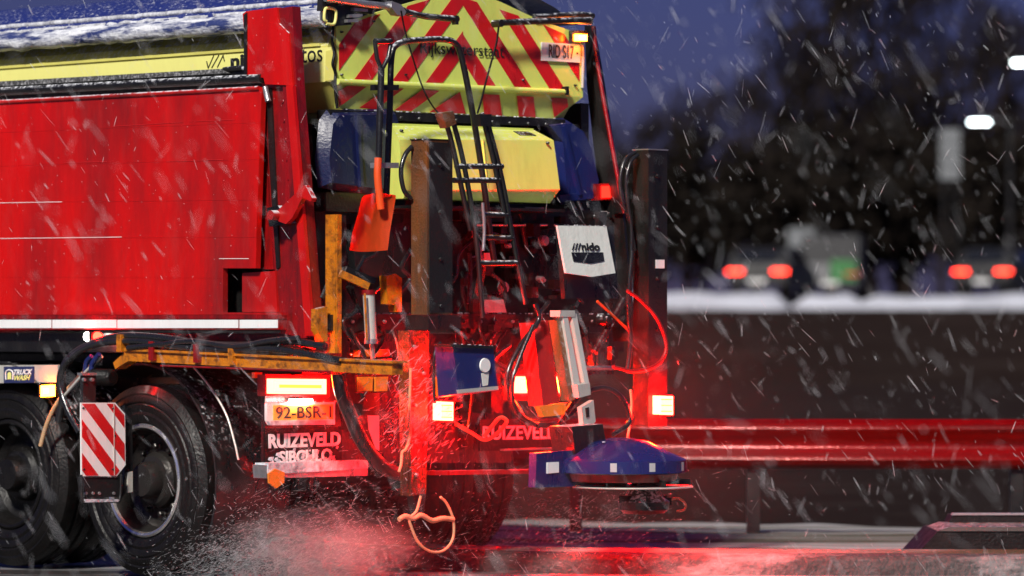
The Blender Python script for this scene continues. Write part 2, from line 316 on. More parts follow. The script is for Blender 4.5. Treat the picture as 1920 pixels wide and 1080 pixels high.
# ------------------------------------------------------------------ the truck
T_LOC, T_ROT = (OX, OY, 0), TH
truck = thing('gritting_truck', 'large red winter service truck with tipper body and lit tail lights', 'truck', T_LOC, T_ROT)

# --- the red side of the body, board by board
side = prism('side_panel', [S(u, v, .035) for u, v in ((-700, 240), (491, 163), (480, 503), (418, 503), (418, 586), (521, 586), (521, 596), (-700, 596))], (.03, 0, 0), 'red_paint', truck, .003)
seams = [(188, 164.5), (249, 230.5), (312, 299.5), (380, 375.5), (447, 445.5), (520, 522), (590, 590)]     # rows at u = 0 and at u = 480
for i in range(6):
    a0, a1 = seams[i]; b0, b1 = seams[i + 1]
    def row(p, q, u): return p + (q - p) * u / 480
    if i < 4: right = [(491 - i * 2.6, row(a0, a1, 490  ) + .15), (491 - (i + 1) * 2.6, row(b0, b1, 490) - .15)]
    elif i == 4: right = [(481, row(a0, a1, 480  ) + .15), (479.5, 503), (418, 503), (418, row(b0, b1, 418) - .15)]
    else: right = [(418, row(a0, a1, 418  ) + .15), (418, 586), (521, 586), (521, row(b0, b1, 521) - .15)]
    sslab('side_board', [(-700, row(a0, a1, -700  ) + .15)] + right + [(-700, row(b0, b1, -700) - .15)], .0, .032, 'red_paint', side, .003)
for u0, v0, u1, v1 in ((-60, 381.5, 116, 378.5), (-60, 448, 228, 444.5), (212, 237, 342, 229), (355, 228, 440, 224), (312, 303, 418, 299), (120, 305, 200, 303), (128 + 283, 485, 466, 485)):  # the last line is the notch edge's highlight, painted white
    tube('scratch_and_glint', [S(u0, v0, -.0012), S(u1, v1, -.0012)], .0016, 'print_white' if v0 > 350 else 'marker_red', side, 5, False)
stube('panel_rim', [(-700, 233), (0, 191), (485, 165)], -.004, .011, 'red_paint', side, 8, False)
sslab('bottom_rail', [(-700, 590.5), (521, 590.5), (521, 598), (-700, 598)], -.006, .07, 'dark_red_and_shade', side, .003)
sslab('sill_rail', [(-700, 598.5), (522, 598.5), (522, 618), (-700, 619)], .0, .07, 'dark_red_and_shade', side, .003)
for a, b in ((-700, -420), (-418, -150), (-148, 96), (98, 218), (220, 446.5), (449, 520.5)):
    sslab('reflective_tape', [(a, 599.5), (b, 599.5), (b, 615), (a, 615.4)], -.0035, .003, 'reflective_white', side, 0)
sslab('end_plate', [(454, 512), (516, 508), (520, 585), (454, 585)], .045, .03, 'red_paint', side, .004)
sslab('recess_back', [(405, 490), (470, 490), (470, 590), (405, 590)], .14, .02, 'black_steel', side, .003)
sslab('end_post', [(481, 160), (495, 158), (500, 300), (513, 505), (484, 505)], .075, .04, 'dark_red_and_shade', side, .004)
stube('lock_bar', [(497, 163), (503, 190)], .02, .016, 'galvanised_steel', side, 8, False)
# black sheet rail along the top of the side
rail = prism('top_rail', [S(-700, 196, .06), S(490, 125, .06), S(490, 166, .06), S(-700, 252, .06)], (.03, 0, 0), 'black_steel', truck, .004)
stube('roll_tube', [(-700, 232), (0, 172), (300, 156), (492, 147)], .03, .024, 'black_steel', rail, 10, False)
sslab('gutter', [(-700, 192), (10, 152), (415, 129), (425, 137), (10, 161), (-700, 202)], .03, .05, 'frosted_steel', rail, .004)
stube('rail_end', [(420, 131), (445, 128), (470, 126)], .05, .014, 'dark_steel', rail)
stube('snowy_pin', [(455, 128), (490, 123)], .03, .009, 'snow_crust', rail, 8, False)
# rear pillars
pil = prism('rear_pillar', [S(u, v, .02) for u, v in ((455, 26), (462, 21), (519, 14), (523, 44), (541, 62), (549, 160), (497, 158), (494, 146), (463, 141))], (.05, 0, 0), 'red_paint', truck, .006, 2)
prism('pillar_web', [S(u, v, .055) for u, v in ((490, 150), (540, 150), (580, 632), (526, 626), (513, 480), (500, 250))], (.02, 0, 0), 'dark_red_and_shade', pil, .004)  # darker red puts the recess shade into the plate's colour
sslab('recess_shade_strip', [(500, 165), (508, 165), (524, 500), (518, 505), (504, 300)], .045, .01, 'black_steel', pil, .003)  # black strip, the dark of the recess painted in
for v in range(190, 620, 36): lathe('pillar_bolt', [(-.008, .0), (-.008, .008), (.004, .009)], S(529 + (v - 160) * .075, v, .055), 'dark_red_and_shade', pil, 'X', 6)
prism('pillar_box', [S(u, v, .03) for u, v in ((521, 16), (548, 12), (556, 160), (592, 634), (560, 634), (530, 160))], (.055, 0, 0), 'dark_red_and_shade', pil, .008, 2)
prism('pillar_rib', [S(u, v, .005) for u, v in ((536, 160), (549, 160), (586, 630), (572, 630))], (.02, 0, 0), 'red_paint', pil, .006, 2)
sslab('pillar_gusset', [(457, 28), (462, 24), (462, 138), (457, 138)], .012, .01, 'black_steel', pil, .002)
sslab('latch_hook', [(520, 395), (560, 357), (572, 347), (585, 371), (583, 378), (567, 370), (548, 408), (536, 420), (522, 415)], -.045, .03, 'red_paint', pil, .004)
lathe('latch_pin', [(-.085, .012), (-.085, .024), (-.03, .026), (.03, .026)], S(531, 404, .0), 'red_paint', pil, 'X', 20)
sslab('latch_plate', [(500, 390), (520, 385), (548, 418), (505, 425)], -.012, .03, 'black_steel', pil, .003)
rp = prism('rear_pillar', [S(u, v, 2.30) for u, v in ((1096, 48), (1112, 48), (1131, 160), (1168, 400), (1190, 640), (1150, 640), (1125, 380), (1100, 160))], (.015, 0, 0), 'black_steel', truck, .006)
prism('pillar_box', [S(u, v, 2.27) for u, v in ((1112, 60), (1117, 110), (1133, 200), (1170, 400), (1150, 400), (1108, 120))], (.02, 0, 0), 'black_steel', rp, .004)
stube('pillar_edge', [(1113, 50), (1119, 110), (1134, 200), (1171, 400)], 2.27, .012, 'dark_red_and_shade', rp)
# body floor, far side, chassis
zf = S(300, 625, .0).z
box('body_floor', (.07, .18, zf - .10), (2.40, 4.6, zf), 'black_steel', truck, .006)
box('far_side', (2.30, .40, zf + .01), (2.36, 4.6, S(300, 172, 0).z), 'black_steel', truck, .006)
for x in (.72, 1.52): box('chassis_rail', (x, .30, zf - .42), (x + .09, 4.6, zf - .11), 'black_steel', truck, .008)
box('cross_member', (.30, .42, zf - .36), (2.12, .52, zf - .14), 'black_steel', truck, .008)
box('cross_member', (.82, 1.9, zf - .36), (1.51, 2.0, zf - .14), 'black_steel', truck, .008)
box('air_tank', (.42, 2.0, .62), (.70, 3.0, .88), 'black_plastic', truck, .08, 3)
box('inner_splash_guard', (.62, .72, .45), (.66, 4.3, zf - .12), 'black_plastic', truck, .004)
box('headboard', (.10, 4.55, zf), (2.30, 4.60, S(300, 172, 0).z), 'dark_red_and_shade', truck, .006)
# underrun bumper with snow on top
zb = R(580, 868, .42).z
bb = rslab('underrun_bar', [(498, 872), (690, 866), (690, 892), (500, 897)], .36, .10, 'galvanised_steel', truck, .01, 2)
rslab('snow_cap', [(503, 868.5), (560, 866), (690, 863), (690, 878), (600, 884), (503, 889)], .352, .10, 'snow_crust', bb, .008, 2)
rslab('end_reflector', [(504, 888), (517, 879), (534, 886), (533, 905), (518, 916), (505, 906)], .34, .012, 'reflector_orange', bb, .003)
rslab('underrun_bar', [(815, 883), (1040, 880), (1040, 888), (815, 891)], .36, .08, 'dark_red_and_shade', truck, .004)
rslab('bar_edge', [(945, 842), (1045, 839), (1045, 842.5), (945, 845.5)], .36, .03, 'galvanised_steel', truck, .002)

# --- wheels
def wheel(x0, yc, zc, r, flip=1, outer=True, shade='rim_steel', lip='polished_lip'):
    wl = bpy.data.objects.new('wheel', None); COL.objects.link(wl); wl.parent = truck; wl.empty_display_size = .1
    def ax(p): return [(o * flip, q) for o, q in p]
    tp = [(.045, .292), (.012, .305), (.0, .325), (-.004, .345), (.002, .36), (-.004, .372), (-.004, .395), (.002, .402), (-.006, .412), (-.004, .43), (.006, .445), (.004, .455), (.022, r - .022), (.032, r - .006), (.055, r), (.10, r), (.105, r - .012), (.12, r - .012), (.125, r), (.175, r), (.18, r - .012), (.195, r - .012), (.2, r), (.24, r), (.262, r - .012), (.285, .44), (.295, .38), (.27, .292), (.045, .292)]
    lathe('tyre', ax(tp), (x0, yc, zc), 'black_rubber', wl, 'X', 72, 28, False)
    lathe('rim', ax([(.05, .296), (.03, .287), (.028, .275), (.05, .262), (.09, .256), (.125, .245), (.15, .215), (.15, .16), (.145, .14), (.2, .14), (.2, .29), (.06, .296)]), (x0, yc, zc), shade, wl, 'X', 56, 30, False)
    lathe('rim_lip', ax([(.046, .300), (.014, .296), (.008, .286), (.012, .275), (.026, .268), (.036, .272)]), (x0, yc, zc), lip, wl, 'X', 64, 40, False)
    lathe('hub', ax([(.15, .15), (.10, .145), (.075, .125), (.07, .10), (.02, .095), (.0, .082), (-.004, .05), (-.004, .0)]), (x0, yc, zc), shade, wl, 'X', 32, 30, False)
    if outer:
        for k in range(10):
            a = 2 * math.pi * k / 10 + .2
            lathe('wheel_nut', ax([(.15, .02), (.135, .02), (.132, .0145), (.108, .0145), (.104, .010), (.104, .0)]), (x0, yc + .178 * math.cos(a), zc + .178 * math.sin(a)), 'rim_steel', wl, 'X', 6, 20)
    return wl
wc = S(264, 905, .11); wz = .50
wheel(.11, wc.y, wz, .50)
wheel(.43, wc.y, wz, .50, outer=False)
w2 = S(-2, 905, .11)
wheel(.16, w2.y, wz, .50, shade='black_rubber', lip='black_rubber', outer=False)  # rim and lip blackened: shade under the body put into their colour
wheel(.43, w2.y, wz, .50, outer=False)
wheel(2.39, wc.y, wz, .50, -1, False); wheel(2.08, wc.y, wz, .50, -1, False); wheel(2.39, w2.y, wz, .50, -1, False)
bm = bmesh.new(); a_lathe(bm, [(-.75, .09), (-.25, .10), (-.2, .2), (.2, .2), (.25, .10), (.75, .09)], (1.25, wc.y, wz), 'X', 24); finish('axle', bm, 'black_steel', truck)
bm = bmesh.new(); a_lathe(bm, [(-.75, .09), (-.25, .10), (-.2, .2), (.2, .2), (.25, .10), (.75, .09)], (1.25, w2.y, wz), 'X', 24); finish('axle', bm, 'black_steel', truck)
# mudguard arches with a pale edge
def arch(yc, a0, a1, rr, xx, nm='mudguard'):
    bm = bmesh.new(); rg = []
    for i in range(25):
        a = math.radians(a0 + (a1 - a0) * i / 24); c, s = math.cos(a), math.sin(a)
        rg.append([bm.verts.new((x, yc + q * c, wz + q * s)) for x, q in ((xx, rr), (xx + .5, rr), (xx + .5, rr + .012), (xx, rr + .012))])
    for a, b in zip(rg, rg[1:]):
        for j in range(4): bm.faces.new((a[j], a[(j + 1) % 4], b[(j + 1) % 4], b[j]))
    bm.faces.new(rg[0]); bm.faces.new(rg[-1]); return finish(nm, bm, 'black_plastic', truck)
mg = arch(wc.y, 62, 205, .60, .10)
stube('guard_edge', [(362, 686, .10), (395, 727, .10), (424, 777, .10), (440, 830, .10), (447, 862, .10)], .10, .006, 'aluminium', mg)
mg2 = arch(w2.y, 20, 150, .60, .10)
stube('guard_edge', [(190, 668, .06), (150, 705, .06), (110, 752, .06), (88, 795, .06), (76, 836, .06)], .06, .012, 'rope', mg2)

# --- lamps, plate and mudflaps at the tail
YL = .40
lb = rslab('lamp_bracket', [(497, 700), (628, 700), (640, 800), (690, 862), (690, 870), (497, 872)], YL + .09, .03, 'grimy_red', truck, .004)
tl = rslab('tail_light', [(500, 703), (617, 704), (617, 744), (500, 743)], YL + .015, .07, 'dark_red_and_shade', truck, .012, 2)
rslab('lens', [(507, 710), (612, 711), (612, 739), (507, 738)], YL - .012, .03, 'tail_red', tl, 0)
rslab('lens_core', [(513, 713), (606, 714), (606, 736), (513, 735)], YL - .0145, .003, 'tail_core', tl, 0)
rslab('amber_bar', [(524, 721), (603, 722), (603, 728), (524, 727)], YL - .016, .006, 'tail_amber_bar', tl, .001)
rslab('side_marker', [(477, 698), (492, 698), (492, 709), (477, 709)], YL + .10, .02, 'reflector_orange', tl, .003)
npl = rslab('number_plate', [(501, 756), (628, 754), (628, 796), (506, 797), (501, 788)], YL + .0, .02, 'plate_white', truck, .004)
rslab('plate_face', [(513, 760), (625, 758), (625, 786), (513, 788)], YL - .005, .004, 'plate_yellow', npl, .001)
lettering('plate_number', '92-BSR-1', R(517, 785.5, YL - .0075), R(621, 783.5, YL - .0075), R(517, 762.5, YL - .0075), 'print_black', npl, .012)
rslab('plate_lamp', [(548, 748.5), (586, 748), (586, 754.5), (548, 755)], YL - .03, .025, 'plate_lamp', npl, .003)
rslab('snow_ledge', [(504, 789.5), (626, 788), (626, 796), (508, 797.5)], YL - .02, .018, 'snow_crust', npl, .004)
fl = rslab('mud_flap', [(497, 803), (641, 799), (641, 868), (497, 884)], YL + .03, .012, 'black_rubber', truck, .003)
lettering('flap_name', 'RUIZEVELD', R(503, 841, YL + .026), R(638, 836, YL + .026), R(503, 814, YL + .026), 'print_white', fl, .035, .004)
lettering('flap_town', 'SIBCULO', R(523, 870, YL + .026), R(622, 864, YL + .026), R(523, 846, YL + .026), 'print_white', fl, .03, .004)
bm = bmesh.new()
for i in range(170):
    u, v = random.uniform(499, 640), 884 - abs(random.gauss(0, 18)); c = R(u, v, YL + .026); q = random.uniform(.004, .012)
    a_prism(bm, [c + Vector((-q, 0, -q * .4)), c + Vector((q * .6, 0, -q)), c + Vector((q * 1.2, 0, q)), c + Vector((-q * .3, 0, q * .8))], (0, -.004, 0))
o = finish('flap_snow', bm, 'snow_crust', fl); o['kind'] = 'stuff'
fl2 = rslab('mud_flap', [(900, 786), (1050, 786), (1050, 842), (900, 846)], YL + .03, .012, 'black_rubber', truck, .003)
lettering('flap_name', 'RUIZEVELD', R(905, 825, YL + .026), R(1045, 823, YL + .026), R(905, 799, YL + .026), 'print_white', fl2, .02)
t2 = rslab('tail_light', [(960, 700), (1068, 700), (1068, 742), (960, 742)], YL + .015, .07, 'dark_red_and_shade', truck, .012, 2)
rslab('lens', [(966, 706), (1062, 706), (1062, 737), (966, 737)], YL - .012, .03, 'tail_red', t2, 0)
rslab('lens_core', [(976, 711), (1052, 711), (1052, 733), (976, 733)], YL - .0145, .003, 'tail_core', t2, 0)
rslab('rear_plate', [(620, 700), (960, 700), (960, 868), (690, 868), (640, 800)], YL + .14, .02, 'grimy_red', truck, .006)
rslab('white_flash', [(690, 778), (711, 772), (711, 845), (705, 842), (692, 805)], YL + .05, .004, 'reflective_white', truck, .002)

# --- side guard with sticker and amber lamp
gd = sslab('side_guard', [(-700, 690), (108, 684), (108, 717), (-700, 727)], .10, .05, 'aluminium', truck, .006)
sslab('sticker', [(7, 687.5), (64, 687), (64, 717.5), (7, 718)], .096, .003, 'print_blue', gd, 0)
lettering('sticker_word', 'TRUCK', S(25, 703, .0945), S(60, 702, .0945), S(26, 693, .0945), 'print_white', gd, .03, .001, .2)
lettering('sticker_word', 'WASH', S(26, 713.5, .0945), S(56, 712.5, .0945), S(27, 704, .0945), 'pale_yellow', gd, .03, .001, .2)
stube('sticker_emblem', [(11, 712), (11, 698), (17, 693.5), (24, 698), (24, 712)], .094, .004, 'print_white', gd, 6)
sslab('sticker_emblem', [(14, 711), (14, 700), (17.5, 697), (21, 700), (21, 711)], .0945, .001, 'pale_yellow', gd, 0)
ml = sslab('side_lamp', [(72, 720), (98, 719), (98, 746), (72, 747)], .085, .05, 'black_plastic', truck, .006)
sslab('lens', [(76, 723), (95, 722), (95, 743), (76, 744)], .062, .03, 'marker_amber', ml, 0)
sslab('lens_core', [(82, 729), (89, 728.5), (89, 737), (82, 737.5)], .0595, .003, 'amber_core', ml, 0)
# red round lamp under the body
rl = sslab('marker_lamp', [(166, 622), (172, 622), (172, 641), (166, 641)], -.03, .05, 'black_plastic', truck, .003)
lathe('lens', [(-.02, .0), (-.02, .018), (-.005, .024), (.01, .024)], R(183, 631, S(183, 631, -.03).y), 'round_red', rl, 'Y', 16)
lathe('lens', [(-.012, .022), (.012, .024), (.02, .012), (.02, .0)], R(166, 631, S(166, 631, -.03).y + .03), 'plate_lamp', rl, 'Y', 16)

# --- orange arm with hoses, and the striped marker board it carries
arm = prism('marker_arm', [S(u, v, -.06) for u, v in ((238, 656), (300, 661), (450, 667), (735, 680), (735, 703), (450, 688), (300, 680), (240, 677), (216, 692), (212, 680))], (.07, 0, 0), 'orange_paint', truck, .006)
sslab('arm_flange', [(232, 653), (735, 677), (735, 681.5), (232, 657.5)], -.075, .10, 'orange_paint', arm, .002)
sslab('arm_flange', [(300, 684), (620, 695), (620, 699), (300, 687)], -.075, .10, 'dark_red_and_shade', arm, .002)
for u, v0, v1, m in ((223, 627, 660, 'orange_paint'), (283, 640, 676, 'dark_red_and_shade'), (367, 646, 680, 'dark_red_and_shade'), (432, 646, 684, 'orange_paint')):
    sslab('hose_clip', [(u - 5, v0), (u + 4, v0), (u + 4, v1), (u - 5, v1)], -.085, .05, m, arm, .004)
for k, (P, r, m) in enumerate((([(110, 790), (118, 740), (118, 690), (150, 655), (215, 632), (290, 632), (380, 645), (460, 648), (540, 640), (610, 650)], .020, 'hose_rubber'),
                               ([(150, 810), (128, 770), (112, 715), (130, 675), (180, 645), (260, 640), (340, 650), (430, 655), (520, 655), (640, 676)], .019, 'hose_rubber'),
                               ([(240, 652), (300, 646), (360, 640), (440, 650), (500, 640), (560, 634)], .015, 'hose_rubber'),
                               ([(240, 645), (290, 638), (330, 634), (400, 652), (470, 660), (560, 662), (615, 668)], .012, 'hose_rubber'),
                               ([(190, 668), (152, 706), (118, 745)], .008, 'aluminium'),
                               ([(172, 704), (172, 685), (180, 672), (186, 664)], .014, 'blue_plastic'), ([(160, 702), (162, 680), (172, 668)], .014, 'blue_plastic'))):
    stube('hose', P, -.05 - .012 * (k % 3), r, m, arm, 8, True, 5)
lathe('spring_hose', [(0, .03)] + [(.012 * i, .045 if i % 2 else .034) for i in range(1, 14)] + [(.17, .03)], S(190, 700, -.05) + Vector((-.02, -.12, -.02)), 'black_rubber', arm, 'Y', 16)
yb = S(238, 850, -.02).y
brk = rslab('board_bracket', [(156, 702), (180, 702), (180, 757), (156, 757)], yb + .01, .025, 'dark_steel', truck, .004)
rslab('bracket_top', [(154, 699), (182, 699), (182, 704), (154, 704)], yb + .0, .04, 'galvanised_steel', brk, .002)
for u in (158, 173): lathe('bolt', [(-.006, .0), (-.006, .009), (.006, .010), (.01, .010)], R(u, 712, yb), 'galvanised_steel', brk, 'Y', 8)
BW = [(152, 755), (216, 755), (234.5, 776), (235.5, 872), (219, 893), (153, 893)]
bd = rslab('marker_board', BW, yb, .010, 'stripe_white', truck, .002)
for k in range(6):                               # diagonal red bands, clipped to the board
    q = clip([(60 + 46 * k - 86, 700), (60 + 46 * k - 62, 700), (60 + 46 * k + 115, 940), (60 + 46 * k + 91, 940)], [(153.5, 757), (214.5, 757), (233, 778), (234, 870), (217, 891.5), (154.5, 891.5)])
    if len(q) > 2: rslab('stripe', q, yb - .0025, .002, 'marker_red', bd, 0)
beam('board_fold', R(213.5, 757, yb - .003), R(214.5, 891, yb - .003), .004, .004, 'aluminium', bd)
for u, v in ((156, 765), (211, 766), (215, 817), (157, 880), (211, 880)): lathe('rivet', [(-.005, .0), (-.005, .006), (.002, .007)], R(u, v, yb), 'dark_steel', bd, 'Y', 8)
bx2 = rslab('board_foot', [(156, 895), (226, 895), (228, 932), (160, 932)], yb + .01, .05, 'dark_steel', truck, .006)
for u in (161, 174, 186, 213): lathe('bolt', [(-.006, .0), (-.006, .008), (.006, .009)], R(u, 925, yb + .01), 'galvanised_steel', bx2, 'Y', 8)
rtube('foot_frame', [(152, 890), (154, 935), (162, 940), (215, 940), (225, 934), (227, 890)], yb - .01, .008, 'black_steel', bx2, 8, True, 4)
rslab('frost_edge', [(160, 936), (222, 936), (222, 941), (160, 942)], yb - .022, .012, 'snow_crust', bx2, .003)
rslab('back_plate', [(234, 760), (247, 765), (250, 900), (228, 935), (234, 880)], yb + .03, .02, 'black_plastic', bx2, .004)
rslab('hinge_plate', [(240, 886), (249, 884), (249, 922), (240, 924)], yb + .02, .01, 'aluminium', bx2, .002)

# ------------------------------------------------------------------ the salt spreader standing in the truck
spr = thing('salt_spreader', 'yellow salt spreader with red chevron tail, blue guards and spinner, standing in the red truck', 'salt spreader', T_LOC, T_ROT)
HX = .35; YB = S(627, 120, HX).y
HR = R(1094, 120, YB).x
# hopper walls (upper bulge, vertical band, lower funnel) lofted lengthwise
def srow(u, v): return S(u, v, HX)
zz = [srow(627, v).z for v in (44, 64, 84, 151, 206)]          # heights at the tail corner
prof = [(HX + .10, zz[0]), (HX + .03, zz[1]), (HX, zz[2]), (HX, zz[3]), (HX + .12, zz[4])]
bm = bmesh.new(); LEN = 4.35
ringA = [bm.verts.new((x, YB + .05, z)) for x, z in prof] + [bm.verts.new((HX + HR - x, YB + .05, z)) for x, z in prof[::-1]]
ringB = [bm.verts.new((x, LEN, z)) for x, z in prof] + [bm.verts.new((HX + HR - x, LEN, z)) for x, z in prof[::-1]]
n_ = len(ringA)
for i in range(n_): bm.faces.new((ringA[i], ringA[(i + 1) % n_], ringB[(i + 1) % n_], ringB[i]))
bm.faces.new(ringA); bm.faces.new(ringB)
hop = finish('hopper', bm, 'yellow_paint', spr, .006, 1, 20)
prism('side_band', [(HX - .004, YB + .02, srow(627, 88).z), (HX - .004, YB + .02, zz[3] - .004), (HX - .004, LEN - .1, zz[3] - .004), (HX - .004, LEN - .1, srow(627, 88).z)], (.003, 0, 0), 'pale_yellow', hop, 0)
beam('band_rib', (HX - .006, YB + .1, srow(627, 82).z), (HX - .006, LEN - .1, srow(627, 82).z), .012, .014, 'yellow_paint', hop)
sslab('corner_plate', [(611, 96), (626, 92), (626, 150), (609, 152)], HX - .008, .006, 'yellow_paint', hop, .002)
lettering('maker_name', 'nido', S(432.5, 127, HX - .006), S(497, 122.5, HX - .006), S(432.5, 102, HX - .006), 'print_black', hop, .04, .001)
lettering('model_name', 'stratos', S(517, 122, HX - .006), S(604.5, 115, HX - .006), S(517, 96, HX - .006), 'print_black', hop, .0, .001)
for a, b, c, d in ((388, 115, 391, 128), (391, 128, 401.5, 104), (397.5, 127.5, 411, 103.5), (408, 126.5, 419.5, 103), (418.5, 103.5, 421.5, 114.5)):
    beam('logo_slash', S(a, b, HX - .005), S(c, d, HX - .005), .002, .011, 'print_black', hop, (1, 0, 0))
# end wall with chevrons
UP = [(630, 50), (690, 28), (868, -24), (940, 4), (1010, 37), (1078, 60), (1091, 70), (1093, 182), (632, 158)]
LOW = [(632, 158), (1093, 182), (1086, 190), (1041, 222), (633, 203)]
YL2 = YB + .02
ew = rslab('end_wall', UP, YB - .012, .02, 'fluo_yellow', spr, .003)
prism('lower_wall', [R(632, 158, YB - .012), R(1093, 182, YB - .012), R(1041, 222, YL2), R(633, 203, YL2)], (0, .02, 0), 'fluo_yellow', ew, .003)
WIN = [(636, 53), (692, 32), (868, -19), (938, 9), (1008, 41), (1072, 62), (1086, 74), (1087, 172), (636, 149.5)]
s1, s2 = -1.38, 1.58
def lx(u, v, v0=150.0): return u + (v - v0) / s1
def rx(u, v, v0=165.0): return u + (v - v0) / s2
WL = [(636, 53), (692, 32), (868, -19), (868, 160), (636, 149.5)]
WR = [(868, -19), (938, 9), (1008, 41), (1072, 62), (1086, 74), (1087, 170.5), (868, 160)]
YS = YB - .0150
for a, b in ((802, 834), (737, 767), (664, 697), (588, 623)):
    q = clip([(lx(a, -60), -60), (lx(b, -60), -60), (lx(b, 155), 155), (lx(a, 155), 155)], WL)
    if len(q) > 2: rslab('stripe', q, YS, .002, 'stripe_red', ew, 0)
for a, b in ((900, 932), (966.7, 996.7), (1030, 1058), (1094, 1122)):
    q = clip([(rx(a, -60), -60), (rx(b, -60), -60), (rx(b, 172), 172), (rx(a, 172), 172)], WR)
    if len(q) > 2: rslab('stripe', q, YS, .002, 'stripe_red', ew, 0)
def lowp(u, v):                       # a point on the folded-in lower wall
    top = 158 + (u - 632) / 461 * 24; bot = 203 + (u - 633) / 408 * 19; t = max(0, min(1, (v - top) / (bot - top)))
    p = R(u, v, YB - .020 + t * (YL2 - YB + .012)); return p
for q in ([(633, 172), (651, 161), (687, 162.5), (635, 201)], [(673, 202.5), (728, 164.5), (757, 166), (705, 204.5)], [(739, 207), (791, 168.5), (824, 170), (771, 208.5)], [(805, 210.3), (862, 172.5), (873, 213.2)],
          [(904, 176.5), (936, 178), (941, 216.8), (908, 215.3)], [(969, 180), (1000, 181.5), (1004, 219.8), (973, 218.3)], [(1033, 183.2), (1063, 184.7), (1065, 200.5), (1039, 220)]):
    prism('stripe', [lowp(*p) for p in q], (0, -.002, 0), 'stripe_red', ew, 0)
rtube('fold_rail', [(633, 153), (1064, 173)], YB - .03, .016, 'fluo_yellow', ew, 10, False)
rslab('rail_stop', [(1062, 162), (1067, 162), (1067, 178), (1062, 178)], YB - .05, .04, 'black_steel', ew, .003)
rtube('left_edge_strap', [(626, 40), (623, 75), (627, 100), (624, 120), (629, 138), (628, 160), (632, 203)], YB - .02, .008, 'black_rubber', ew)
rtube('right_edge_strap', [(1091, 60), (1093, 110), (1092, 165)], YB - .02, .009, 'aluminium', ew)
lettering('authority_name', 'Rijkswaterstaat', R(788, 107, YB - .0185), R(945, 115, YB - .0185), R(788, 76.5, YB - .0185), 'print_black', ew, .0, .001)
pl = rslab('fleet_plate', [(1016, 79), (1088, 83), (1088, 117.5), (1016, 113.5)], YB - .024, .008, 'plate_white', spr, .002)
lettering('fleet_number', 'RID S17', R(1029, 108, YB - .0255), R(1076, 111, YB - .0255), R(1029, 82.5, YB - .0255), 'print_black', pl, .015, .001)
al = rslab('amber_lamp', [(1074, 57), (1104, 58), (1104, 80), (1074, 79)], YB - .05, .03, 'black_plastic', spr, .006)
rslab('lens', [(1083, 64), (1101, 65), (1101, 76.5), (1083, 76)], YB - .075, .028, 'marker_amber', al, 0)
rslab('lens_core', [(1087, 67.5), (1097, 68), (1097, 73.5), (1087, 73)], YB - .0775, .003, 'amber_core', al, 0)
# tarpaulin roof with frosted edge rolls
zt = lambda u, v: S(u, v, HX - .02).z
HC = (HX + HR) / 2
z1 = S(600, 4, HX + .05).z
bm = bmesh.new(); rows = []
for i in range(40):
    y = YB + .05 + (LEN - YB) * i / 39; row = []
    for j in range(11):
        t = j / 10; x = HX - .01 + (HR - HX + .02) * t
        row.append(bm.verts.new((x, y, z1 - .03 + .22 * math.sin(math.pi * t) ** .8 + .012 * noise.noise((x * 4, y * 3, 0)))))
    rows.append(row)
for a, b in zip(rows, rows[1:]):
    for j in range(10): bm.faces.new((a[j], a[j + 1], b[j + 1], b[j]))
tarp = finish('tarpaulin', bm, 'blue_tarpaulin', spr, 0, 1, 60)
def crust(name, v, r, x, m, ylen, amp):
    p0 = S(600, v, x); bm = bmesh.new(); P = [Vector((p0.x + amp * noise.noise((i * .7, v, 0)), p0.y - .05 + (LEN - p0.y) * i / ylen, p0.z + amp * noise.noise((i * .9, v, 4)))) for i in range(ylen + 1)]
    a_tube(bm, P, r, 10, False); return finish(name, bm, m, tarp, 0, 1, 60)
crust('frosted_edge', 33, .052, HX - .06, 'frosted_tarp', 60, .016)
crust('edge_roll', 20, .040, HX - .04, 'blue_tarpaulin', 60, .012)
crust('snow_line', 14, .012, HX - .068, 'snow_crust', 70, .010)
crust('snow_line', 2, .014, HX - .03, 'snow_crust', 70, .008)
prism('edge_flap', [S(600, 10, HX - .045), S(600, 30, HX - .055), S(600, 30, HX - .055) + Vector((0, LEN - .4, 0)), S(600, 10, HX - .045) + Vector((0, LEN - .4, 0))], (.006, 0, 0), 'blue_tarpaulin', tarp, 0)
beam('edge_channel', S(600, 43, HX - .02), S(600, 43, HX - .02) + Vector((0, LEN - .4, 0)), .05, .02, 'black_steel', tarp)
# corner gear and arms over the end wall
cg = rslab('corner_gear', [(606, -14), (680, -4), (712, 14), (700, 26), (668, 22), (655, 36), (660, 46), (628, 49), (622, 20), (604, 20)], YB - .07, .04, 'black_steel', spr, .006)
rtube('yellow_loop', [(612, 40), (608, 36), (609, 20), (613, 15), (626, 17), (630, 24), (628, 42), (622, 46), (612, 44)], YB - .08, .008, 'pale_yellow', cg)
for q in ([(664, 14), (690, 17), (690, 22), (664, 20)], [(655, 27), (680, 26), (680, 31), (655, 33)], [(640, 2), (668, -2), (668, 6), (640, 10)], [(618, -6), (640, -4), (640, 4), (618, 6)], [(652, 36), (672, 36), (672, 41), (652, 42)]):
    rslab('bracket', q, YB - .095, .03, 'galvanised_steel', cg, .005)
rtube('cover_arm', [(610, -4), (690, 8), (745, 14)], YB - .10, .019, 'galvanised_steel', cg, 10, False)
ca = rtube('cover_arm', [(740, 12), (765, 24), (800, 31), (858, 36)], YB - .11, .017, 'black_steel', spr, 10, False)
rslab('arm_end', [(855, 29), (860, 29), (860, 46), (855, 46)], YB - .13, .03, 'black_steel', ca, .003)
rslab('arm_knuckle', [(735, 2), (752, 8), (762, 22), (758, 30), (745, 28), (734, 14)], YB - .13, .05, 'galvanised_steel', ca, .006)
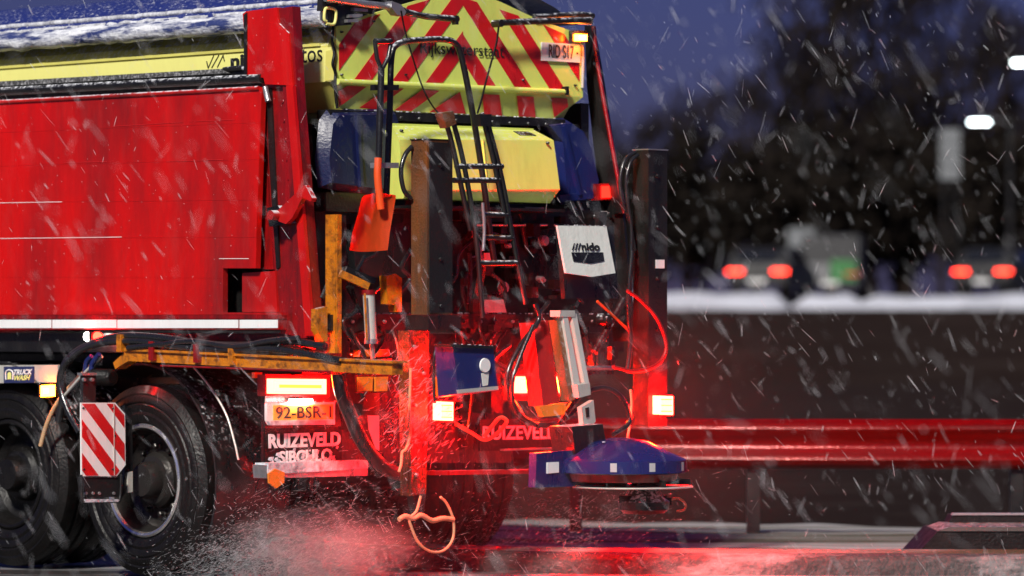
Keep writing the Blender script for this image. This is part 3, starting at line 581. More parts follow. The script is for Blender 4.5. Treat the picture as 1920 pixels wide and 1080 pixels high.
ca2 = rtube('cover_arm', [(932, 43), (1000, 40), (1108, 38)], YB - .11, .017, 'dark_steel', spr, 10, False)
lathe('arm_knob', [(-.03, .0), (-.03, .02), (.03, .02), (.03, 0)], R(933, 44, YB - .11), 'black_steel', ca2, 'Y', 12)
rtube('upper_arm', [(1000, 32), (1090, 27), (1112, 30)], YB - .02, .016, 'dark_steel', ca2, 8, False)
rslab('arm_plate', [(1085, 32), (1112, 34), (1112, 46), (1085, 44)], YB - .10, .03, 'galvanised_steel', ca2, .004)
rtube('pull_cord', [(752, 20), (760, 60), (776, 115), (793, 165), (812, 200), (836, 226)], YB - .16, .0045, 'black_rubber', spr, 5)
rtube('pull_cord', [(935, 50), (931, 80), (923, 110), (912, 150), (902, 190), (895, 213)], YB - .16, .0055, 'black_rubber', spr, 5)
# crossbeam and yellow gear cover
rslab('cross_beam', [(620, 205), (1060, 224), (1060, 238), (620, 222)], YB - .05, .10, 'black_steel', spr, .006)
YG = YB - .25
def hexprof(u_list): return [R(u, v, y) for u, v, y in u_list]
A = hexprof([(735, 234, YG + .16), (748, 262, YG), (760, 357, YG - .03), (757, 372, YG + .04)])
B = hexprof([(1002, 244, YG + .16), (1038, 263, YG), (1050, 355, YG - .03), (1031, 381, YG + .04)])
bm = bmesh.new()
back = [Vector((p.x, YB + .02, p.z)) for p in (A[0], A[3], B[3], B[0])]
va = [bm.verts.new(p) for p in A]; vb = [bm.verts.new(p) for p in B]; vk = [bm.verts.new(p) for p in back]
for i in range(3): bm.faces.new((va[i], vb[i], vb[i + 1], va[i + 1]))
bm.faces.new((va[0], va[1], va[2], va[3], vk[1], vk[0])); bm.faces.new((vb[0], vb[1], vb[2], vb[3], vk[2], vk[3]))
bm.faces.new((va[0], vb[0], vk[3], vk[0])); bm.faces.new((va[3], vb[3], vk[2], vk[1]))
gc = finish('gear_cover', bm, 'fluo_yellow', spr, .006, 2, 20)
rslab('cover_lip', [(735, 231), (1000, 241), (1001, 246), (735, 236)], YG + .15, .03, 'fluo_yellow', gc, .003)
prism('cover_vent', [R(962, 247, YG + .125), R(990, 248, YG + .125), R(1005, 255, YG + .06), R(975, 254, YG + .06)], (0, -.002, .004), 'black_plastic', gc, 0)
for u in (815, 905): beam('cover_rib', R(u, 262, YG - .004), R(u + 9, 357, YG - .034), .006, .01, 'fluo_yellow', gc, (0, 1, 0))
box('light_blocker', (A[3].x, YG - .05, A[3].z - .05), (B[3].x + .02, YB + .05, A[3].z - .035), 'black_steel', gc, .003)  # black slab added to keep red lamp light off the cover's underside
# blue guards
def bulge(name, px, y, d, parent, m='blue_plastic'):
    c = sum((R(u, v, y) for u, v in px), Vector()) / len(px); bm = bmesh.new()
    o_ = [bm.verts.new(R(u, v, y + .10)) for u, v in px]; m_ = [bm.verts.new(R(u, v, y)) for u, v in px]
    i_ = [bm.verts.new(c + (R(u, v, y) - c) * .86 + Vector((0, -d, 0))) for u, v in px]; n = len(px)
    for a, b in ((o_, m_), (m_, i_)):
        for j in range(n): bm.faces.new((a[j], a[(j + 1) % n], b[(j + 1) % n], b[j]))
    bm.faces.new(i_); bm.faces.new(o_[::-1]); return finish(name, bm, m, parent, .012, 2, 30)
g1 = bulge('side_guard_cover', [(612, 206), (735, 204), (745, 235), (760, 320), (754, 358), (700, 366), (596, 352), (590, 300), (598, 225)], YB - .02, .06, spr, 'navy_plastic')
beam('guard_rib', R(668, 215, YB - .085), R(676, 350, YB - .085), .02, .03, 'navy_plastic', g1, (0, 1, 0))
g2 = bulge('side_guard_cover', [(1008, 226), (1055, 221), (1082, 240), (1098, 275), (1114, 345), (1112, 378), (1050, 384), (1044, 360), (1036, 262)], YB - .0, .06, spr)
beam('guard_rib', R(1055, 236, YB - .066), R(1085, 365, YB - .066), .02, .03, 'blue_plastic', g2, (0, 1, 0))
rslab('guard_hem', [(1050, 366), (1113, 360), (1113, 372), (1050, 379)], YB - .07, .02, 'blue_plastic', g2, .004)
# dark lower structure inside the tail
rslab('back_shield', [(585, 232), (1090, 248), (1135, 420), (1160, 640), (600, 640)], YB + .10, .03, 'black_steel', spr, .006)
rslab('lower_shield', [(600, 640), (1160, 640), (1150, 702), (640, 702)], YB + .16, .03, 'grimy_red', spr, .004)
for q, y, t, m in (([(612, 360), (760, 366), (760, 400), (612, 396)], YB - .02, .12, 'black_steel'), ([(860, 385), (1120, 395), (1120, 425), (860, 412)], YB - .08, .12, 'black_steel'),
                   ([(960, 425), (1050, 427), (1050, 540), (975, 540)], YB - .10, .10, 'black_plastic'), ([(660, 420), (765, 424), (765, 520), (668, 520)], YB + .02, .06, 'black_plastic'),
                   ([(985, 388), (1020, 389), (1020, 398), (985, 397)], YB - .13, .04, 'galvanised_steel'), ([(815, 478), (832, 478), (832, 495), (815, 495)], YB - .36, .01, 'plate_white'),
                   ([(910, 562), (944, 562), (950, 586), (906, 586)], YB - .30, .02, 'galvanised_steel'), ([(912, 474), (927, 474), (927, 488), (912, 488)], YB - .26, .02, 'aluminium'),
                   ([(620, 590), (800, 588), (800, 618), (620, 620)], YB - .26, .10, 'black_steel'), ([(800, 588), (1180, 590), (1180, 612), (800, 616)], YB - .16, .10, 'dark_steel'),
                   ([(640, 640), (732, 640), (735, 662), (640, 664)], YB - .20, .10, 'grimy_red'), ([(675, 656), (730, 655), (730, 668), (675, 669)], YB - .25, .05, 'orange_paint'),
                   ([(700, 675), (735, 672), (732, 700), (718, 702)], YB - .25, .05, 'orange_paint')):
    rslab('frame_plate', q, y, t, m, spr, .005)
for a, b, y, r, m in (((887, 425), (905, 500), YB - .2, .014, 'galvanised_steel'), ((975, 400), (988, 470), YB - .12, .012, 'dark_steel'), ((1070, 378), (1095, 425), YB - .02, .013, 'galvanised_steel'), ((1082, 376), (1105, 425), YB - .02, .012, 'galvanised_steel'),
                      ((885, 422), (1045, 422), YB - .14, .006, 'aluminium'), ((905, 500), (890, 580), YB - .2, .02, 'rusty_post'), ((880, 440), (960, 445), YB - .1, .02, 'dark_steel'), ((865, 620), (880, 690), YB - .1, .02, 'grimy_red'),
                      ((905, 660), (940, 600), YB - .1, .016, 'grimy_red'), ((1115, 660), (1170, 560), YB - .2, .02, 'grimy_red'), ((1120, 565), (1180, 620), YB - .22, .008, 'shovel_orange'), ((1090, 690), (1150, 690), YB - .24, .012, 'galvanised_steel')):
    rtube('linkage_rod', [a, b], y, r, m, spr, 8, False)
rr_ = random.Random(3)
for i in range(80):                               # small valves, unions and brackets in the dark works
    u, v = rr_.uniform(860, 1160), rr_.uniform(395, 690)
    if 1040 < u < 1150 and 415 < v < 525: continue
    y = YB - rr_.uniform(.0, .22); p = R(u, v, y); a, b, c = rr_.uniform(.008, .032), rr_.uniform(.012, .03), rr_.uniform(.008, .04)
    if i % 3 == 0: lathe('union', [(-b * 1.6, .0), (-b * 1.6, a * .7), (-b, a * .7), (-b, a), (b, a), (b, 0)], p, rr_.choice(['black_steel', 'dark_steel', 'galvanised_steel']), spr, 'Y', 10)
    else: box('valve_block', (p.x - a, p.y - b, p.z - c), (p.x + a, p.y + b, p.z + c), rr_.choice(['black_steel', 'black_steel', 'dark_steel', 'black_plastic', 'dark_steel', 'black_rubber', 'grimy_red']), spr, .006)
for i in range(34):
    u, v = rr_.uniform(640, 1160), rr_.uniform(430, 660); P = [(u, v)]
    for k in range(3): P.append((P[-1][0] + rr_.uniform(-35, 35), P[-1][1] + rr_.uniform(15, 55)))
    rtube('thin_hose', P, YB - rr_.uniform(.1, .3), rr_.uniform(.007, .013), 'hose_rubber', spr, 6)

# posts (support legs)
YP = -.34
def post(px0, px1, px2, v0, v1, y, m, nm='support_leg'):      # side face px0..px1, tail face px1..px2
    a = R(px1, v0, y); zt_, zb_ = a.z, R(px1, v1, y).z; c = R(px2, v0, y); dep = S(px0, v0, a.x).y - y
    return a, c, zt_, zb_, dep
a, c, z_t, z_b, dep = post(771, 801, 848, 262, 590, YP, 'rusty_post')
leg = box('support_leg', (a.x, YP, z_b), (c.x, YP + dep, z_t), 'rusty_post', spr, .006, 2)
box('leg_cap', (a.x - .004, YP - .004, z_t), (c.x + .004, YP + dep + .004, z_t + .006), 'black_steel', leg, .002)
box('leg_tail_face', (a.x + .012, YP - .006, z_b + .01), (c.x - .004, YP - .001, z_t - .01), 'dark_steel', leg, .002)
box('leg_collar', (a.x - .02, YP - .03, R(801, 618, YP).z), (c.x + .03, YP + dep + .02, z_b - .003), 'black_steel', leg, .006)
l0, l1 = R(768, 620, YP + .02), R(805, 620, YP + .02)
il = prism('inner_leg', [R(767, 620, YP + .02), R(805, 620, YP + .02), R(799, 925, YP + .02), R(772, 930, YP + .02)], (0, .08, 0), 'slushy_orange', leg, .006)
rslab('leg_foot', [(774, 925), (798, 925), (795, 965), (783, 965)], YP + .04, .05, 'black_steel', leg, .006)
rtube('leg_rope', [(770, 690), (768, 760), (769, 815), (761, 842), (754, 848), (752, 870), (748, 885)], YP - .01, .007, 'rope', leg)
rtube('foot_rope', [(789, 930), (781, 958), (768, 972), (772, 990), (785, 1018), (808, 1034), (832, 1032), (849, 1010), (850, 975), (838, 945), (826, 932)], YP - .0, .007, 'rope', leg)
rtube('rope_knot', [(748, 974), (760, 968), (775, 972), (790, 966), (810, 976), (830, 972), (850, 974)], YP + .0, .013, 'rope', leg)
# tyre strap and bracket hose on the left leg
rtube('leg_hose', [(772, 275), (760, 290), (752, 320), (757, 355), (770, 372)], YP + .1, .012, 'hose_rubber', leg)
a, c, z_t, z_b, dep = post(1187, 1216, 1251, 281, 800, YP, 'black_steel')
leg2 = box('support_leg', (a.x, YP, z_b), (c.x, YP + dep, z_t), 'black_steel', spr, .006, 2)
box('leg_cap', (a.x - .004, YP - .004, z_t), (c.x + .004, YP + dep + .004, z_t + .006), 'galvanised_steel', leg2, .002)
rslab('leg_label', [(1230, 487), (1246, 487), (1246, 503), (1230, 503)], YP - .005, .003, 'plate_white', leg2, 0)
rtube('leg_hose', [(1192, 285), (1172, 300), (1163, 335), (1166, 375), (1180, 415), (1190, 470)], YP + .06, .010, 'hose_rubber', leg2)
rtube('leg_hose', [(1196, 290), (1182, 305), (1174, 340), (1178, 390), (1184, 440), (1180, 530)], YP + .05, .010, 'hose_rubber', leg2)
rtube('leg_hose', [(1176, 545), (1200, 562), (1228, 592), (1246, 630), (1248, 660), (1230, 685), (1190, 696), (1150, 688)], YP - .06, .010, 'red_tape', leg2)
rtube('leg_hose', [(1185, 470), (1178, 560), (1182, 640), (1176, 700)], YP + .03, .012, 'hose_rubber', leg2)
rtube('lamp_cord', [(1182, 730), (1184, 760), (1180, 800), (1176, 825)], YP - .04, .006, 'rope', leg2)
# golden channel post by the red pillar with lever and cylinder
YC = -.05
a = R(632, 402, YC); c = R(657, 402, YC); zt_, zb_ = a.z, R(632, 672, YC).z
ch = box('channel_post', (a.x, YC + .012, zb_), (a.x + .016, YC + .085, zt_), 'orange_paint', spr, .004)
box('channel_web', (a.x + .0165, YC + .03, zb_ + .002), (c.x, YC + .045, zt_ - .002), 'dark_steel', ch, .004)
box('channel_flange', (a.x + .002, YC, zb_), (a.x + .03, YC + .011, zt_), 'orange_paint', ch, .003)
rslab('channel_bracket', [(596, 580), (614, 575), (614, 640), (605, 640), (596, 620)], YC + .03, .05, 'orange_paint', ch, .006)
rslab('channel_base', [(612, 662), (640, 662), (640, 690), (612, 690)], YC - .02, .10, 'dark_red_and_shade', ch, .006)
beam('lever', R(638, 513, YC - .05), R(690, 537, YC - .10), .03, .036, 'orange_paint', ch)
beam('lever_shield', R(645, 505, YC - .02), R(700, 527, YC - .06), .05, .03, 'black_steel', ch)
cy = tube('lift_cylinder', [R(691, 548, YC - .10), R(696, 640, YC - .10)], .030, 'aluminium', spr, 16, False)
tube('piston_rod', [R(696, 640, YC - .10), R(700, 672, YC - .10)], .012, 'galvanised_steel', cy, 10, False)
lathe('cylinder_cap', [(-.012, .0), (-.012, .034), (.012, .034), (.012, .0)], R(691, 548, YC - .10), 'dark_red_and_shade', cy, 'Z', 16)
lathe('cylinder_cap', [(-.012, .0), (-.012, .034), (.012, .034), (.012, .0)], R(696, 640, YC - .10), 'galvanised_steel', cy, 'Z', 16)
tube('oil_pipe', [R(684, 550, YC - .13), R(688, 638, YC - .13)], .006, 'orange_paint', cy, 6, False)
rslab('yellow_bracket', [(724, 517), (742, 513), (754, 522), (753, 585), (743, 585), (740, 572), (727, 570)], YC - .08, .05, 'orange_paint', spr, .008)
for u0, u1 in ((672, 700), (704, 728)): rslab('reflector', [(u0, 707), (u1, 706), (u1 - 2, 733), (u0, 734)], YC - .10, .012, 'reflector_orange', spr, .003)
rslab('reflector_plate', [(668, 703), (735, 702), (726, 737), (668, 737)], YC - .086, .01, 'dark_red_and_shade', spr, .003)
bigh = rtube('suction_hose', [(634, 700), (640, 735), (655, 775), (672, 815), (694, 850), (722, 878), (750, 888), (768, 884)], YC - .02, .036, 'hose_rubber', spr, 12)
# spreader rear lamps
for u, v, y, lab in ((838, 771, YP - .02, 0), (1250, 760, YP - .01, 1)):
    hs = rslab('rear_lamp', [(u - 14, v - 21), (u + 14, v - 20), (u + 14, v + 21), (u - 14, v + 20)], y, .05, 'black_plastic', spr, .008)
    rslab('lens', [(u - 12, v - 18), (u + 12, v - 17), (u + 12, v + 18), (u - 12, v + 17)], y - .055, .054, 'tail_red_small', hs, 0)
    rslab('lens_core', [(u - 9, v - 14), (u + 9, v - 13.5), (u + 9, v + 14), (u - 9, v + 13.5)], y - .0575, .003, 'tail_core', hs, 0)
    for k in (-5.5, 0, 5.5): rslab('lens_rib', [(u - 10, v + k * 2 - .7), (u + 10, v + k * 2 - .4), (u + 10, v + k * 2 + 1), (u - 10, v + k * 2 + .7)], y - .0595, .0018, 'reflector_orange', hs, 0)
rslab('lamp_arm', [(806, 742), (850, 742), (850, 752), (806, 752)], YP + .03, .03, 'black_steel', spr, .003)
# blue control box
zt_, zb_ = R(850, 648, YP - .25), R(856, 738, YP - .25)
a, c = R(852, 646, YP - .30), R(930, 650, YP - .30)
bm = bmesh.new()
fr = [R(849, 648, YP - .30), R(925, 652, YP - .30), R(934, 731, YP - .30), R(860, 738, YP - .30)]; bk = [S(815, 646, fr[0].x), S(815, 646, fr[0].x) + (fr[1] - fr[0]), S(822, 745, fr[3].x) + (fr[2] - fr[3]), S(822, 745, fr[3].x)]
vf = [bm.verts.new(p) for p in fr]; vk = [bm.verts.new(p) for p in bk]
bm.faces.new(vf); bm.faces.new(vk[::-1])
for j in range(4): bm.faces.new((vf[j], vf[(j + 1) % 4], vk[(j + 1) % 4], vk[j]))
cb = finish('control_box', bm, 'blue_plastic', spr, .010, 2)
p = R(909, 685, YP - .306); lathe('dial', [(-.006, .0), (-.006, .034), (.002, .036)], p, 'plate_white', cb, 'Y', 20)
rslab('dial_label', [(903, 700), (917, 698), (915, 722), (906, 724)], YP - .305, .004, 'white_panel', cb, 0)
rslab('box_hem', [(858, 731), (934, 724), (935, 731), (860, 738)], YP - .312, .010, 'aluminium', cb, .002)
rslab('box_lid', [(846, 645), (927, 649), (927, 654), (847, 651)], YP - .316, .12, 'black_plastic', cb, .003)
rtube('box_cable', [(826, 642), (816, 660), (813, 690), (814, 740), (815, 756)], YP - .12, .008, 'hose_rubber', cb)
rslab('box_reflector', [(818, 708), (852, 708), (856, 742), (820, 744)], YP - .13, .01, 'reflector_orange', cb, .003)
# looped hoses beside the chute
rtube('looped_hose', [(1003, 570), (1010, 600), (975, 650), (952, 700), (955, 745), (985, 790), (1040, 795), (1085, 765)], YP - .12, .014, 'hose_rubber', spr, 8, True, 8)
rtube('looped_hose', [(1000, 610), (975, 670), (960, 720), (968, 770), (1010, 800)], YP - .16, .012, 'hose_rubber', spr, 8, True, 8)
rtube('looped_hose', [(1050, 795), (1085, 745), (1130, 727), (1165, 745), (1180, 790), (1150, 815)], YP - .2, .013, 'hose_rubber', spr, 8, True, 8)
rtube('orange_cord', [(855, 795), (885, 812), (910, 825), (935, 810), (950, 790), (938, 783), (922, 800), (908, 818)], YP + .02, .010, 'rope', spr)
# red chute and white guide
chute = prism('chute', [R(1000, 606, YP - .06), R(1027, 600, YP - .06), R(1050, 752, YP - .22), R(1018, 762, YP - .22)], (0, .10, 0), 'red_tape', spr, .012, 2)
rslab('chute_lip', [(1010, 762), (1066, 754), (1058, 778), (1018, 782)], YP - .24, .03, 'reflector_orange', chute, .005)
gd2 = prism('guide_channel', [R(1055, 590, YP - .16), R(1064, 590, YP - .16), R(1092, 742, YP - .30), R(1080, 744, YP - .30)], (0, .05, 0), 'aluminium', spr, .004)
prism('guide_flange', [R(1072, 588, YP - .16), R(1081, 588, YP - .16), R(1108, 735, YP - .30), R(1100, 738, YP - .30)], (0, .05, 0), 'aluminium', gd2, .004)
prism('guide_web', [R(1062, 592, YP - .12), R(1074, 592, YP - .12), R(1102, 738, YP - .26), R(1090, 742, YP - .26)], (0, .02, 0), 'dark_steel', gd2, .003)
prism('guide_side', [R(1044, 600, YP - .15), R(1054, 600, YP - .15), R(1079, 748, YP - .29), R(1068, 752, YP - .29)], (0, .06, 0), 'rusty_post', gd2, .004)
rslab('guide_head', [(1050, 582), (1078, 582), (1079, 594), (1050, 594)], YP - .17, .07, 'aluminium', gd2, .005)
rslab('guide_foot', [(1082, 722), (1106, 718), (1108, 740), (1086, 746)], YP - .32, .04, 'aluminium', gd2, .005)
br = rslab('hanger', [(1090, 764), (1113, 750), (1117, 790), (1108, 802), (1094, 800)], YP - .34, .03, 'aluminium', spr, .005)
rslab('hanger_slot', [(1098, 765), (1104, 763), (1105, 782), (1100, 783)], YP - .345, .004, 'black_steel', br, 0)
rslab('motor', [(1072, 800), (1130, 795), (1140, 850), (1080, 858)], YP - .44, .16, 'black_steel', spr, .02, 2)
# white panel with maker's name
wp = prism('white_panel', [R(1045, 423, YP - .10), R(1137, 424, YP - .10), R(1154, 512, YP - .16), R(1110, 519, YP - .17), R(1061, 512, YP - .16)], (0, .012, 0), 'white_panel', spr, .004, 2)
lettering('panel_name', 'nido', R(1091, 470, YP - .137), R(1125, 470, YP - .137), R(1089, 455, YP - .125), 'print_black', wp, .03, .002)
lettering('panel_mark', '///', R(1072, 469, YP - .137), R(1089, 469, YP - .137), R(1072, 456, YP - .125), 'print_black', wp, .02, .002)
prism('panel_opening', [R(1072, 473, YP - .138), R(1131, 473, YP - .138), R(1133, 489, YP - .150), R(1108, 494, YP - .153), R(1076, 490, YP - .150)], (0, .004, 0), 'black_steel', wp, 0)
prism('panel_frame', [R(1048, 424, YP - .06), R(1150, 424, YP - .06), R(1160, 560, YP - .08), R(1060, 560, YP - .08)], (0, .03, 0), 'black_plastic', spr, .004)
# spinner
SP = R(1165, 862, YP - .52); sx_, sy_, sz_ = SP
sp = thing('spinner', '', ''); COL.objects.unlink(sp); bpy.data.objects.remove(sp)
bm = bmesh.new(); a_lathe(bm, [(.145, .0), (.143, .06), (.125, .14), (.075, .24), (.042, .315), (.035, .325), (-.025, .328), (-.03, .315), (.02, .30), (.03, 0)], (sx_, sy_, sz_ - .035), 'Z', 56)
dome = finish('spinner_dome', bm, 'blue_shell', spr, 0, 1, 34)
lathe('spinner_disc', [(-.004, .0), (-.004, .300), (.0, .303), (.004, .300), (.004, .0)], (sx_ + .04, sy_ - .04, R(1170, 912, sy_).z), 'aluminium', spr, 'Z', 56)
bm = bmesh.new()
for k in range(6):
    a0 = k * math.pi / 3 + .3; cs, sn = math.cos(a0), math.sin(a0); zc_ = R(1170, 909, sy_).z
    a_prism(bm, [(sx_ + .04 + cs * .07 - sn * .004, sy_ - .04 + sn * .07 + cs * .004, zc_), (sx_ + .04 + cs * .29 - sn * .004, sy_ - .04 + sn * .29 + cs * .004, zc_), (sx_ + .04 + cs * .29 + sn * .004, sy_ - .04 + sn * .29 - cs * .004, zc_), (sx_ + .04 + cs * .07 + sn * .004, sy_ - .04 + sn * .07 - cs * .004, zc_)], (0, 0, .03))
finish('spinner_vanes', bm, 'dark_steel', spr)
for k, m in ((-2.55, 'reflective_white'), (-1.95, 'reflective_white'), (-1.25, 'reflective_white'), (-.75, 'reflective_white'), (-.2, 'pale_yellow')):       # reflective tabs on the rim
    bm = bmesh.new(); P = []
    for i in range(5):
        aa = k + .10 * (i / 4) ; P.append((sx_ + .329 * math.cos(aa), sy_ + .329 * math.sin(aa)))
    vv = [[bm.verts.new((x, y, sz_ - .035 + z)) for x, y in P] for z in (-.015, .028)]
    for i in range(4): bm.faces.new((vv[0][i], vv[0][i + 1], vv[1][i + 1], vv[1][i]))
    r_ = bmesh.ops.solidify(bm, geom=bm.faces[:], thickness=.003); finish('rim_tab', bm, m, dome)
prism('spinner_flange', [R(1212, 834, sy_ - .1), R(1240, 845, sy_ - .1), R(1252, 858, sy_ - .1), R(1225, 850, sy_ - .1)], (0, .06, 0), 'reflector_orange', dome, .006)
lathe('spinner_skirt', [(-.10, .27), (-.03, .30), (-.03, .29), (-.10, .26)], (sx_, sy_, sz_ - .005), 'dark_red_and_shade', spr, 'Z', 40, 30, False)
lathe('spinner_motor', [(-.20, .0), (-.20, .10), (-.18, .125), (-.14, .13), (-.12, .10), (-.05, .06), (.0, .05)], (sx_ + .10, sy_ - .06, sz_ - .07), 'black_steel', spr, 'Z', 24)
mb = R(1215, 945, sy_ - .06)
bm = bmesh.new()
for i in range(14):
    c = mb + Vector((rr_.uniform(-.13, .13), rr_.uniform(-.08, .08), rr_.uniform(-.035, .035))); a_box(bm, c - Vector((.03, .03, .018)), c + Vector((.03, .03, .018)))
finish('slush_clump', bm, 'black_rubber', spr, .008)
rtube('stop_wire', [(1255, 938), (1272, 934), (1285, 945), (1283, 956), (1270, 958)], sy_ - .06, .006, 'rope', spr)
rslab('deflector', [(1006, 850), (1085, 843), (1080, 912), (1004, 914)], sy_ + .10, .05, 'blue_shell', spr, .012, 2)
rslab('deflector_tab', [(1026, 867), (1048, 866), (1048, 886), (1026, 888)], sy_ + .094, .005, 'reflective_white', spr, 0)
rslab('deflector_tab', [(1060, 871), (1072, 870), (1072, 886), (1060, 887)], sy_ + .094, .005, 'reflector_orange', spr, 0)
# red beacon on the right behind the guard
rb = rslab('red_lamp', [(1112, 345), (1160, 343), (1160, 374), (1112, 376)], YB - .06, .05, 'red_tape', spr, .012, 2)
rslab('lens', [(1130, 349), (1157, 348), (1157, 370), (1130, 371)], YB - .07, .012, 'beacon_red', rb, 0)

# --- access ladder
YLd = YP - .02
hoop = rtube('access_ladder', [(722, 440), (725, 360), (731, 200), (734, 110), (744, 84), (775, 76), (830, 74), (854, 82), (866, 110), (885, 205), (905, 330), (918, 430), (928, 500)], YLd + .16, .016, 'black_steel', spr, 10, True, 6)
for P in ([(834, 222), (850, 280), (882, 432)], [(846, 215), (868, 300), (892, 440), (905, 596)], [(903, 212), (925, 300), (950, 420)], [(915, 232), (940, 330), (962, 450), (986, 570)]):
    rtube('ladder_stile', P, YLd - .02, .013, 'black_steel', hoop, 8)
for a, b in (((855, 312), (942, 312)), ((850, 338), (935, 338)), ((905, 402), (955, 404)), ((898, 493), (970, 493)), ((905, 445), (962, 447))):
    rtube('rung', [a, b], YLd - .02, .014, 'black_steel', hoop, 8, False)
rslab('ladder_pivot', [(828, 212), (850, 208), (856, 232), (838, 240)], YLd - .05, .05, 'rusty_post', hoop, .006)
rslab('ladder_pivot', [(900, 214), (922, 214), (922, 236), (902, 236)], YLd - .05, .05, 'black_steel', hoop, .006)
rtube('frosted_cable', [(905, 380), (908, 430), (906, 470)], YLd - .05, .009, 'galvanised_steel', hoop)
for v in (163, 309): rslab('handle_clamp', [(702, v - 4), (748, v - 4), (748, v + 6), (702, v + 6)], YLd + .11, .03, 'galvanised_steel' if v > 200 else 'black_steel', hoop, .004)

# bolts, clamps and caked frost on the frame
def rbolt(u, v, y, r, m='dark_steel', par=None): lathe('bolt', [(-.012, .0), (-.012, r * .8), (-.002, r), (.004, r)], R(u, v, y), m, par or spr, 'Y', 6, 20)
for v in range(310, 585, 88): rbolt(825, v, YP - .006, .011, 'black_plastic', leg)
for v in range(330, 700, 96): rbolt(1232, v, YP, .011, 'black_plastic', leg2)
for u in range(650, 1050, 34): rbolt(u, 216 + (u - 620) * .043, YB - .05, .010, 'dark_steel')
for u in range(630, 1170, 30): rbolt(u, 603, YB - (.26 if u < 800 else .16), .010, 'galvanised_steel' if u % 4 == 0 else 'dark_steel')
for u, v in ((776, 650), (794, 700), (778, 760), (795, 830), (780, 890)): rbolt(u, v, YP + .02, .010, 'galvanised_steel', leg)
for u, v in ((752, 245), (1026, 268), (1040, 350), (770, 350), (880, 255), (960, 258)): rbolt(u, v, YG - .01 if v > 260 else YG + .08, .008, 'dark_steel', gc)
for u, v in ((640, 60), (640, 140), (760, 140), (980, 150), (1080, 100), (1078, 160), (700, 40)): rbolt(u, v, YB - .016, .006, 'dark_steel', ew)
def frost(u0, v0, u1, v1, y, r, par, seed):       # a ragged line of frozen slush along a ledge
    a, b = R(u0, v0, y), R(u1, v1, y); n = max(6, int((b - a).length / .02)); bm = bmesh.new(); rr = random.Random(seed)
    for i in range(n):
        if rr.random() < .3: continue
        p = a.lerp(b, (i + rr.random()) / n); q = r * rr.uniform(.4, 1.1); bmesh.ops.create_icosphere(bm, subdivisions=1, radius=q, matrix=Matrix.Translation(p + Vector((0, rr.uniform(-.6, .6) * r, 0))) @ Matrix.Diagonal((rr.uniform(.8, 2), 1, rr.uniform(.4, .8), 1)))
    o = finish('caked_frost', bm, 'snow_crust', par); o['kind'] = 'stuff'
frost(640, 204.5, 1050, 222.5, YB - .04, .007, spr, 1); frost(620, 589, 800, 587, YB - .24, .009, spr, 2); frost(805, 587, 1180, 589, YB - .14, .008, spr, 3)
frost(1048, 422, 1136, 423, YP - .10, .006, wp, 4); frost(850, 645, 926, 648.5, YP - .29, .007, cb, 5); frost(633, 150, 1060, 170, YB - .03, .005, ew, 6)
frost(1130, 829, 1200, 833, sy_ - .02, .010, dome, 7); frost(772, 260.5, 848, 263, YP + .02, .006, leg, 8); frost(855, 310, 940, 310, YLd - .03, .004, hoop, 9); frost(500, 754, 628, 752.5, YL, .006, spr, 10)

# ------------------------------------------------------------------ the shovel clipped to the ladder
sh = thing('shovel', 'orange shovel with black handle hanging upright on the ladder hoop of the spreader', 'shovel', T_LOC, T_ROT)
YSv = YLd + .10
rtube('handle', [(715, 128), (713, 200), (710, 305)], YSv, .017, 'black_plastic', sh, 10, False)
gr = rtube('grip', [(703, 78), (733, 78)], YSv, .016, 'black_plastic', sh, 10, False)
rtube('grip_fork', [(703, 80), (707, 110), (715, 130)], YSv, .011, 'black_plastic', gr, 8, False)
rtube('grip_fork', [(733, 80), (728, 108), (716, 130)], YSv, .011, 'black_plastic', gr, 8, False)
so = rtube('socket', [(709, 296), (708, 330), (711, 365), (714, 392)], YSv, .019, 'shovel_orange', sh, 10, True)
bm = bmesh.new(); rows = []
for j, (v, l, r, d) in enumerate(((362, 706, 716, 0), (366, 682, 742, .012), (372, 678, 742, .03), (400, 671, 737, .045), (435, 661, 731, .045), (469, 655, 727, .03))):
    row = []
    for i in range(9):
        t = i / 8; p = R(l + (r - l) * t, v + 3 * math.sin(math.pi * t) * (j == 5), YSv); row.append(p + Vector((0, d * (math.sin(math.pi * t) ** .6) - .012 * math.exp(-((t - .5) / .1) ** 2) * (j < 4), 0)))
    rows.append(row)
vv = [[bm.verts.new(p) for p in r] for r in rows]
for a, b in zip(vv, vv[1:]):
    for i in range(8): bm.faces.new((a[i], a[i + 1], b[i + 1], b[i]))
bmesh.ops.solidify(bm, geom=bm.faces[:], thickness=.006); finish('blade', bm, 'shovel_orange', sh, 0, 1, 40)

